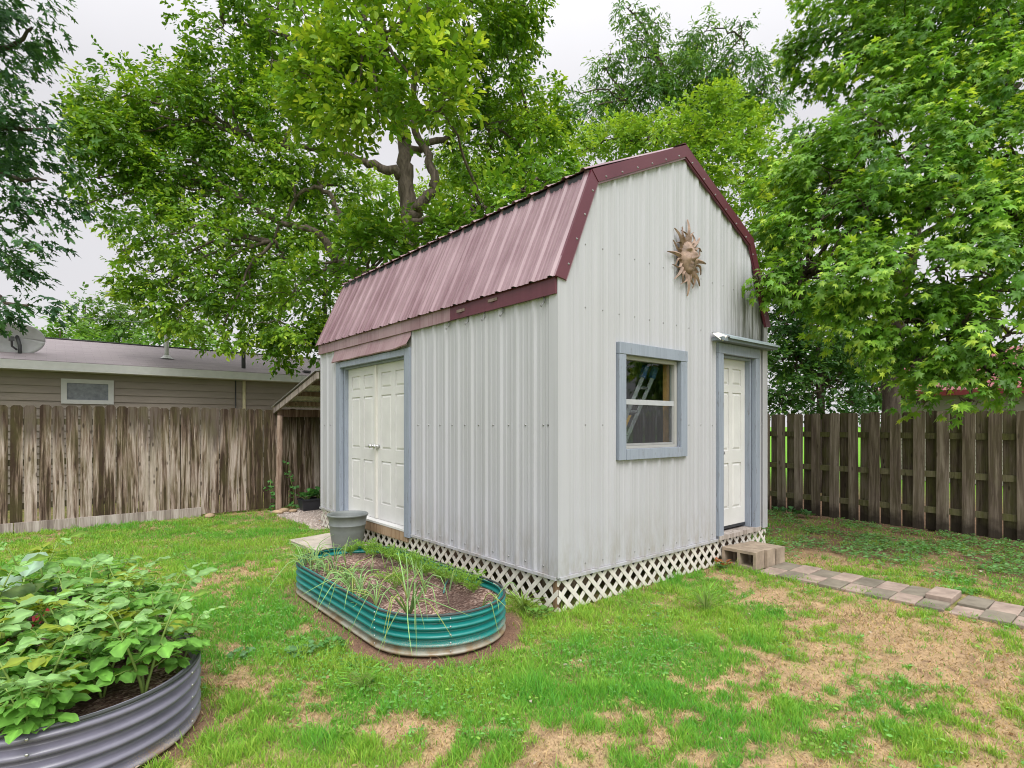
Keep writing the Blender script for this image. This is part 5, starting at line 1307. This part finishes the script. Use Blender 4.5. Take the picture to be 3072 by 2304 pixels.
# ------------------------------------------------------------------ weeds, ground ivy, litter
def rosette(label, name, cat, loc, n, kind, size, colr, up=.5, spread=.06, group=None):
    t = thing(name, label, cat, loc, 0, group); P, D, N, S, C = [], [], [], [], []; m = MB()
    for k in range(n):
        a = R.uniform(0, 2*PI); r = spread*R.uniform(.1, 1); h = R.uniform(.3, 1)*up; p = np.array([math.cos(a)*r, math.sin(a)*r, h*spread*1.2 + .004])
        m.tube([(0, 0, -.01), p*.5 + np.array([0, 0, .008]), p], [.0025, .002, .0015], 4, False)
        P.append(p); D.append(unit(np.array([math.cos(a), math.sin(a), up*R.uniform(.1, 1.1)]))); N.append(unit(np.array([-.3*math.cos(a), -.3*math.sin(a), 1.]) + .25*R.normal(size=3))); S.append(size*R.uniform(.6, 1.2)); C.append(np.array(colr)*R.uniform(.75, 1.25))
    m.build('stem', M['stem'], t, True); plant_mesh(t, kind, P, D, N, S, C, M['leaf_dull']); return t
def weeds():
    def at(x, y): gx, gy = ground_at(x, y); return (gx, gy, -.01)
    cg = (.10, .26, .06)
    rosette('round-leaved weed on the bare soil at the green bed corner nearest the dark bed', 'weed', 'weed', at(718, 1398), 16, 'round', .045, cg, .5, .08)
    rosette('round-leaved weed in the grass between the two raised beds', 'weed', 'weed', at(655, 1412), 20, 'round', .045, (.12, .26, .09), .4, .10)
    rosette('round-leaved weed at the foot of the lattice corner', 'weed', 'weed', at(1162, 1332), 24, 'round', .05, (.14, .30, .05), .6, .09)
    rosette('small broadleaf weed close to the charcoal bed rim', 'weed', 'weed', at(520, 1415), 14, 'round', .04, (.13, .26, .11), .4, .07)
    rosette('low weed on bare soil before the green bed', 'weed', 'weed', at(770, 1440), 18, 'blade', .10, cg, .4, .05)
    rosette('bright coarse grass tuft in the lawn before the shed front wall', 'grass_tuft', 'grass tuft', at(1525, 1318), 70, 'blade', .11, (.18, .40, .05), .9, .17)
    rosette('leafy grass tuft growing out of the lattice beside the green bed', 'grass_tuft', 'grass tuft', at(1130, 1320), 60, 'blade', .14, (.22, .36, .07), 1.3, .08)
    rosette('bushy grass tuft on bare soil below the green bed', 'grass_tuft', 'grass tuft', at(785, 1485), 60, 'blade', .085, (.18, .42, .05), 1.0, .10)
    rosette('small reddish withered plant by the hollow cinder block', 'weed', 'weed', W(2.46, -.10, -.01), 18, 'potato', .06, (.42, .17, .08), .9, .07)
    rosette('green weed by the hollow cinder block and lattice', 'weed', 'weed', W(2.36, -.12, -.01), 16, 'potato', .05, (.09, .2, .05), .8, .06)
    rosette('weed tuft at the path end of the block step', 'weed', 'weed', W(3.22, -.35, -.01), 30, 'blade', .16, (.14, .30, .05), 1.2, .05)
    rosette('dandelion-like weed among the grass by the last pavers', 'weed', 'weed', W(3.35, -2.05, -.01), 14, 'potato', .10, (.12, .30, .06), .3, .05)
    for i, (x, ly, n_) in enumerate(((6.62, 1.18, 'first'), (6.60, .95, 'second'), (6.58, .70, 'third'))):
        rosette('round-leaved plant against the shadowbox fence, %s from the shed' % n_, 'weed', 'weed', W(x, ly, -.01), 16, 'round', .07, (.07, .19, .06), 1.0, .10, 'plants at the fence foot')
    # under the lean-to
    for x, ly, hgt, lab in ((-.10, 7.33, .55, 'climbing leafy plant at the foot of the lean-to post, on its lawn side'), (.22, 7.30, .85, 'tall thin climbing plant between lean-to post and dark fence')):
        t = thing('climbing_plant', lab, 'plant', W(x, ly, -.01)); m = MB(); P, D, N, S, C = [], [], [], [], []; pts = [np.array([.04*math.sin(q*5), .03*math.cos(q*4), q*hgt]) for q in np.linspace(0, 1, 9)]
        m.tube(pts, .004, 5)
        for k in range(34):
            q = R.uniform(.05, 1); p = pts[min(8, int(q*8.99))] + .05*R.normal(size=3)*np.array([1, 1, .6]); a = R.uniform(0, 6.3); P.append(p); D.append(unit(np.array([math.cos(a), math.sin(a), -.2]))); N.append(unit(np.array([.2, -.8, .7]) + .3*R.normal(size=3))); S.append(R.uniform(.05, .085)*(1.2 - .6*q)); C.append(np.array([.09, .25, .06])*R.uniform(.7, 1.2))
        m.build('stem', M['stem'], t, True); plant_mesh(t, 'round', P, D, N, S, C, M['leaf_dull'])
    for k, x in enumerate((.42, .64, .86, 1.1)):
        rosette(['broad-leaved plant at the open end of the black trough', 'broad-leaved plant second from the trough end', 'broad-leaved plant third from the trough end', 'broad-leaved plant nearest the shed wall in the trough'][k], 'leafy_plant', 'plant', W(x, 7.05, .16), 26, 'round', .11, (.09, .27, .07), 1.1, .13, 'plants in the black trough')
    # stones and litter
    for x, ly, s, lab in ((.02, 7.12, .10, 'flat tan stone at the foot of the lean-to post'), (-.12, 7.0, .09, 'rounded tan stone on the grass edge by the gravel'), (.14, 6.98, .07, 'small pale stone beside the black trough'), (-1.15, 7.30, .10, 'rough stone at the end of the fence kickboard')):
        m = MB(); m.ball((0, 0, 0), (s*1.3, s*.8, s*.45), 9, 6); m.v = [(v[0]*(1 + .2*mnoise.noise(Vector(v)*9)), v[1]*(1 + .2*mnoise.noise(Vector(v)*9 + Vector((5,0,0)))), v[2]) for v in m.v]
        o = m.build('stone', simple('tan_stone', (.42, .31, .20), .9, .1, .25, 10, .5), None, True); o.location = W(x, ly, .015); o.rotation_euler = (0, 0, random.uniform(0, 3)); tag(o, lab, 'stone')
weeds()
def ground_ivy():
    n = 20000; lx = R.uniform(3.3, 6.9, n); ly = R.uniform(-3.2, 3.5, n); x = CO[0] + lx*CA - ly*SA; y = CO[1] + lx*SA + ly*CA
    d = fbm(x, y, .42, 91, 3); k = (d > .49) & (R.random(n) < np.clip((lx - 3.3)/1.0, .03, 1)) & (lx < 6.75 + .057*ly) & (y > 2.5); x, y = x[k], y[k]; n = len(x)
    a = R.uniform(0, 2*PI, n); P = np.c_[x, y, R.uniform(.004, .05, n)]; D = unit(np.c_[np.cos(a), np.sin(a), R.uniform(-.1, .35, n)]); N = unit(np.array([0, 0, 1.]) + .3*R.normal(size=(n, 3)))
    V, G, nv = leaves('oval', P, D, N, R.uniform(.03, .062, n)); V2 = V
    C = np.array([.15, .33, .10])*R.uniform(.65, 1.35, (n, 1))
    tag(np_mesh('ground_ivy', V2, G, M['leaf_dull'], None, np.repeat(C, nv, 0)), 'low green ground cover spreading over bare earth by the dark fence', 'ground cover', None, 'stuff')
    n = 46000; yy = R.uniform(2.2, 9.5, n); xx = (R.random(n)*2 - 1)*yy*.95; g, so, di, ins, gr, a1, a2 = lawn(xx, yy)
    cl = fbm(xx, yy, .35, 55, 3); k = ~ins & (g > .42) & (cl > .47) & (so < .3) & (gr < .3) & (a1 < 6.2) & (a2 < 7.3) & ~((a1 > 2.5) & (a1 < 3.2) & (a2 < -.4) & (a2 > -3)); xx, yy, cl = xx[k], yy[k], cl[k]; n = len(xx); a = R.uniform(0, 2*PI, n)
    P = np.c_[xx, yy, R.uniform(.006, .034, n)]; D = unit(np.c_[np.cos(a), np.sin(a), R.uniform(-.1, .3, n)]); N = unit(np.array([0, 0, 1.]) + .35*R.normal(size=(n, 3)))
    V, G, nv = leaves('oval', P, D, N, R.uniform(.010, .028, n)*(1 + .05*yy)); C = np.array([.24, .42, .07])*R.uniform(.6, 1.3, (n, 1))*np.where(cl[:,None] > .56, np.array([.7, .95, 1.3]), 1)
    tag(np_mesh('clover', V, G, M['leaf_dull'], None, np.repeat(C, nv, 0)), 'tiny-leaved clover and chickweed mixed through the lawn', 'clover', None, 'stuff')
    # scattered dead bits
    n = 2600; yy = R.uniform(2.2, 9.5, n); xx = (R.random(n)*2 - 1)*yy*.95; g, so, di, ins, gr, a1, a2 = lawn(xx, yy)
    k = ~ins & (a1 < 6.5) & (a2 < 7.3); xx, yy = xx[k], yy[k]; n = len(xx); a = R.uniform(0, 2*PI, n)
    P = np.c_[xx, yy, R.uniform(.002, .02, n)]; D = unit(np.c_[np.cos(a), np.sin(a), R.uniform(-.1, .1, n)]); N = unit(np.array([0, 0, 1.]) + .4*R.normal(size=(n, 3)))
    V, G, nv = leaves('oval', P, D, N, R.uniform(.012, .045, n)*np.where(R.random(n) < .8, .6, 1)); pal = np.array([(.55, .48, .38), (.30, .17, .09), (.42, .28, .15), (.16, .09, .06), (.22, .13, .08)])
    tag(np_mesh('leaf_litter', V, G, M['leaf_dull'], None, np.repeat(pal[R.integers(0, 5, n)], nv, 0)), 'scattered dry leaf bits lying in the grass', 'litter', None, 'stuff')
ground_ivy()

# ------------------------------------------------------------------ overcast daylight
SUN_EL, SUN_AZ = math.radians(50), math.radians(166)     # azimuth clockwise from +Y: behind the camera, a little to the right
wd = bpy.data.worlds.new("World"); sc.world = wd; wd.use_nodes = True; nt = wd.node_tree; nt.nodes.clear()
def wn(t, **k):
    n = nt.nodes.new(t)
    for a, b in k.items(): setattr(n, a, b)
    return n
sky = wn('ShaderNodeTexSky', sky_type='NISHITA', sun_disc=False, sun_elevation=SUN_EL, sun_rotation=SUN_AZ)
hs = wn('ShaderNodeHueSaturation'); hs.inputs['Saturation'].default_value = .12; nt.links.new(sky.outputs[0], hs.inputs['Color'])
tc = wn('ShaderNodeTexCoord'); sx = wn('ShaderNodeSeparateXYZ'); nt.links.new(tc.outputs['Generated'], sx.inputs[0])
# cloud deck: brighter towards the zenith and towards the hidden sun
rp = wn('ShaderNodeValToRGB'); nt.links.new(sx.outputs[2], rp.inputs[0]); e = rp.color_ramp.elements
e[0].position = 0.0; e[0].color = (.51, .503, .523, 1); e[1].position = 1.0; e[1].color = (1.2, 1.2, 1.23, 1)
q = rp.color_ramp.elements.new(.45); q.color = (.525, .519, .543, 1)
dt = wn('ShaderNodeVectorMath', operation='DOT_PRODUCT'); nt.links.new(tc.outputs['Generated'], dt.inputs[0])
dt.inputs[1].default_value = (math.sin(SUN_AZ)*math.cos(SUN_EL), math.cos(SUN_AZ)*math.cos(SUN_EL), math.sin(SUN_EL))
mr = wn('ShaderNodeMapRange'); nt.links.new(dt.outputs['Value'], mr.inputs[0]); mr.inputs[1].default_value = .1; mr.inputs[2].default_value = 1; mr.inputs[3].default_value = 1.0; mr.inputs[4].default_value = 1.9
nz = wn('ShaderNodeTexNoise'); nz.inputs['Scale'].default_value = 2.2; nz.inputs['Detail'].default_value = 4; nt.links.new(tc.outputs['Generated'], nz.inputs['Vector'])
mn = wn('ShaderNodeMapRange'); nt.links.new(nz.outputs[0], mn.inputs[0]); mn.inputs[1].default_value = .3; mn.inputs[2].default_value = .7; mn.inputs[3].default_value = .93; mn.inputs[4].default_value = 1.06
mu = wn('ShaderNodeMath', operation='MULTIPLY'); nt.links.new(mr.outputs[0], mu.inputs[0]); nt.links.new(mn.outputs[0], mu.inputs[1])
vs = wn('ShaderNodeVectorMath', operation='SCALE'); nt.links.new(rp.outputs[0], vs.inputs[0]); nt.links.new(mu.outputs[0], vs.inputs['Scale'])
v10 = wn('ShaderNodeVectorMath', operation='SCALE'); nt.links.new(vs.outputs[0], v10.inputs[0]); v10.inputs['Scale'].default_value = 10.0
mx = wn('ShaderNodeMix', data_type='RGBA'); mx.inputs['Factor'].default_value = .9; nt.links.new(hs.outputs[0], mx.inputs[6]); nt.links.new(v10.outputs[0], mx.inputs[7])
bg = wn('ShaderNodeBackground'); bg.inputs['Strength'].default_value = .10; nt.links.new(mx.outputs[2], bg.inputs['Color'])
ow = wn('ShaderNodeOutputWorld'); nt.links.new(bg.outputs[0], ow.inputs[0])
sl = bpy.data.lights.new("sun", 'SUN'); sl.energy = 1.5; sl.angle = math.radians(32); sl.color = (1.0, .97, .93)
so = bpy.data.objects.new("sun", sl); col.objects.link(so)
dv = Vector((math.sin(SUN_AZ)*math.cos(SUN_EL), math.cos(SUN_AZ)*math.cos(SUN_EL), math.sin(SUN_EL)))
so.rotation_euler = dv.to_track_quat('Z', 'Y').to_euler(); so.location = dv*30
vs_ = sc.view_settings; vs_.view_transform = 'Standard'; vs_.look = 'None'; vs_.exposure = 0.63; vs_.gamma = 1
sc.cycles.filter_width = 1.05; sc.cycles.max_bounces = 8; sc.cycles.transparent_max_bounces = 12; sc.cycles.diffuse_bounces = 4; sc.cycles.sample_clamp_indirect = 6
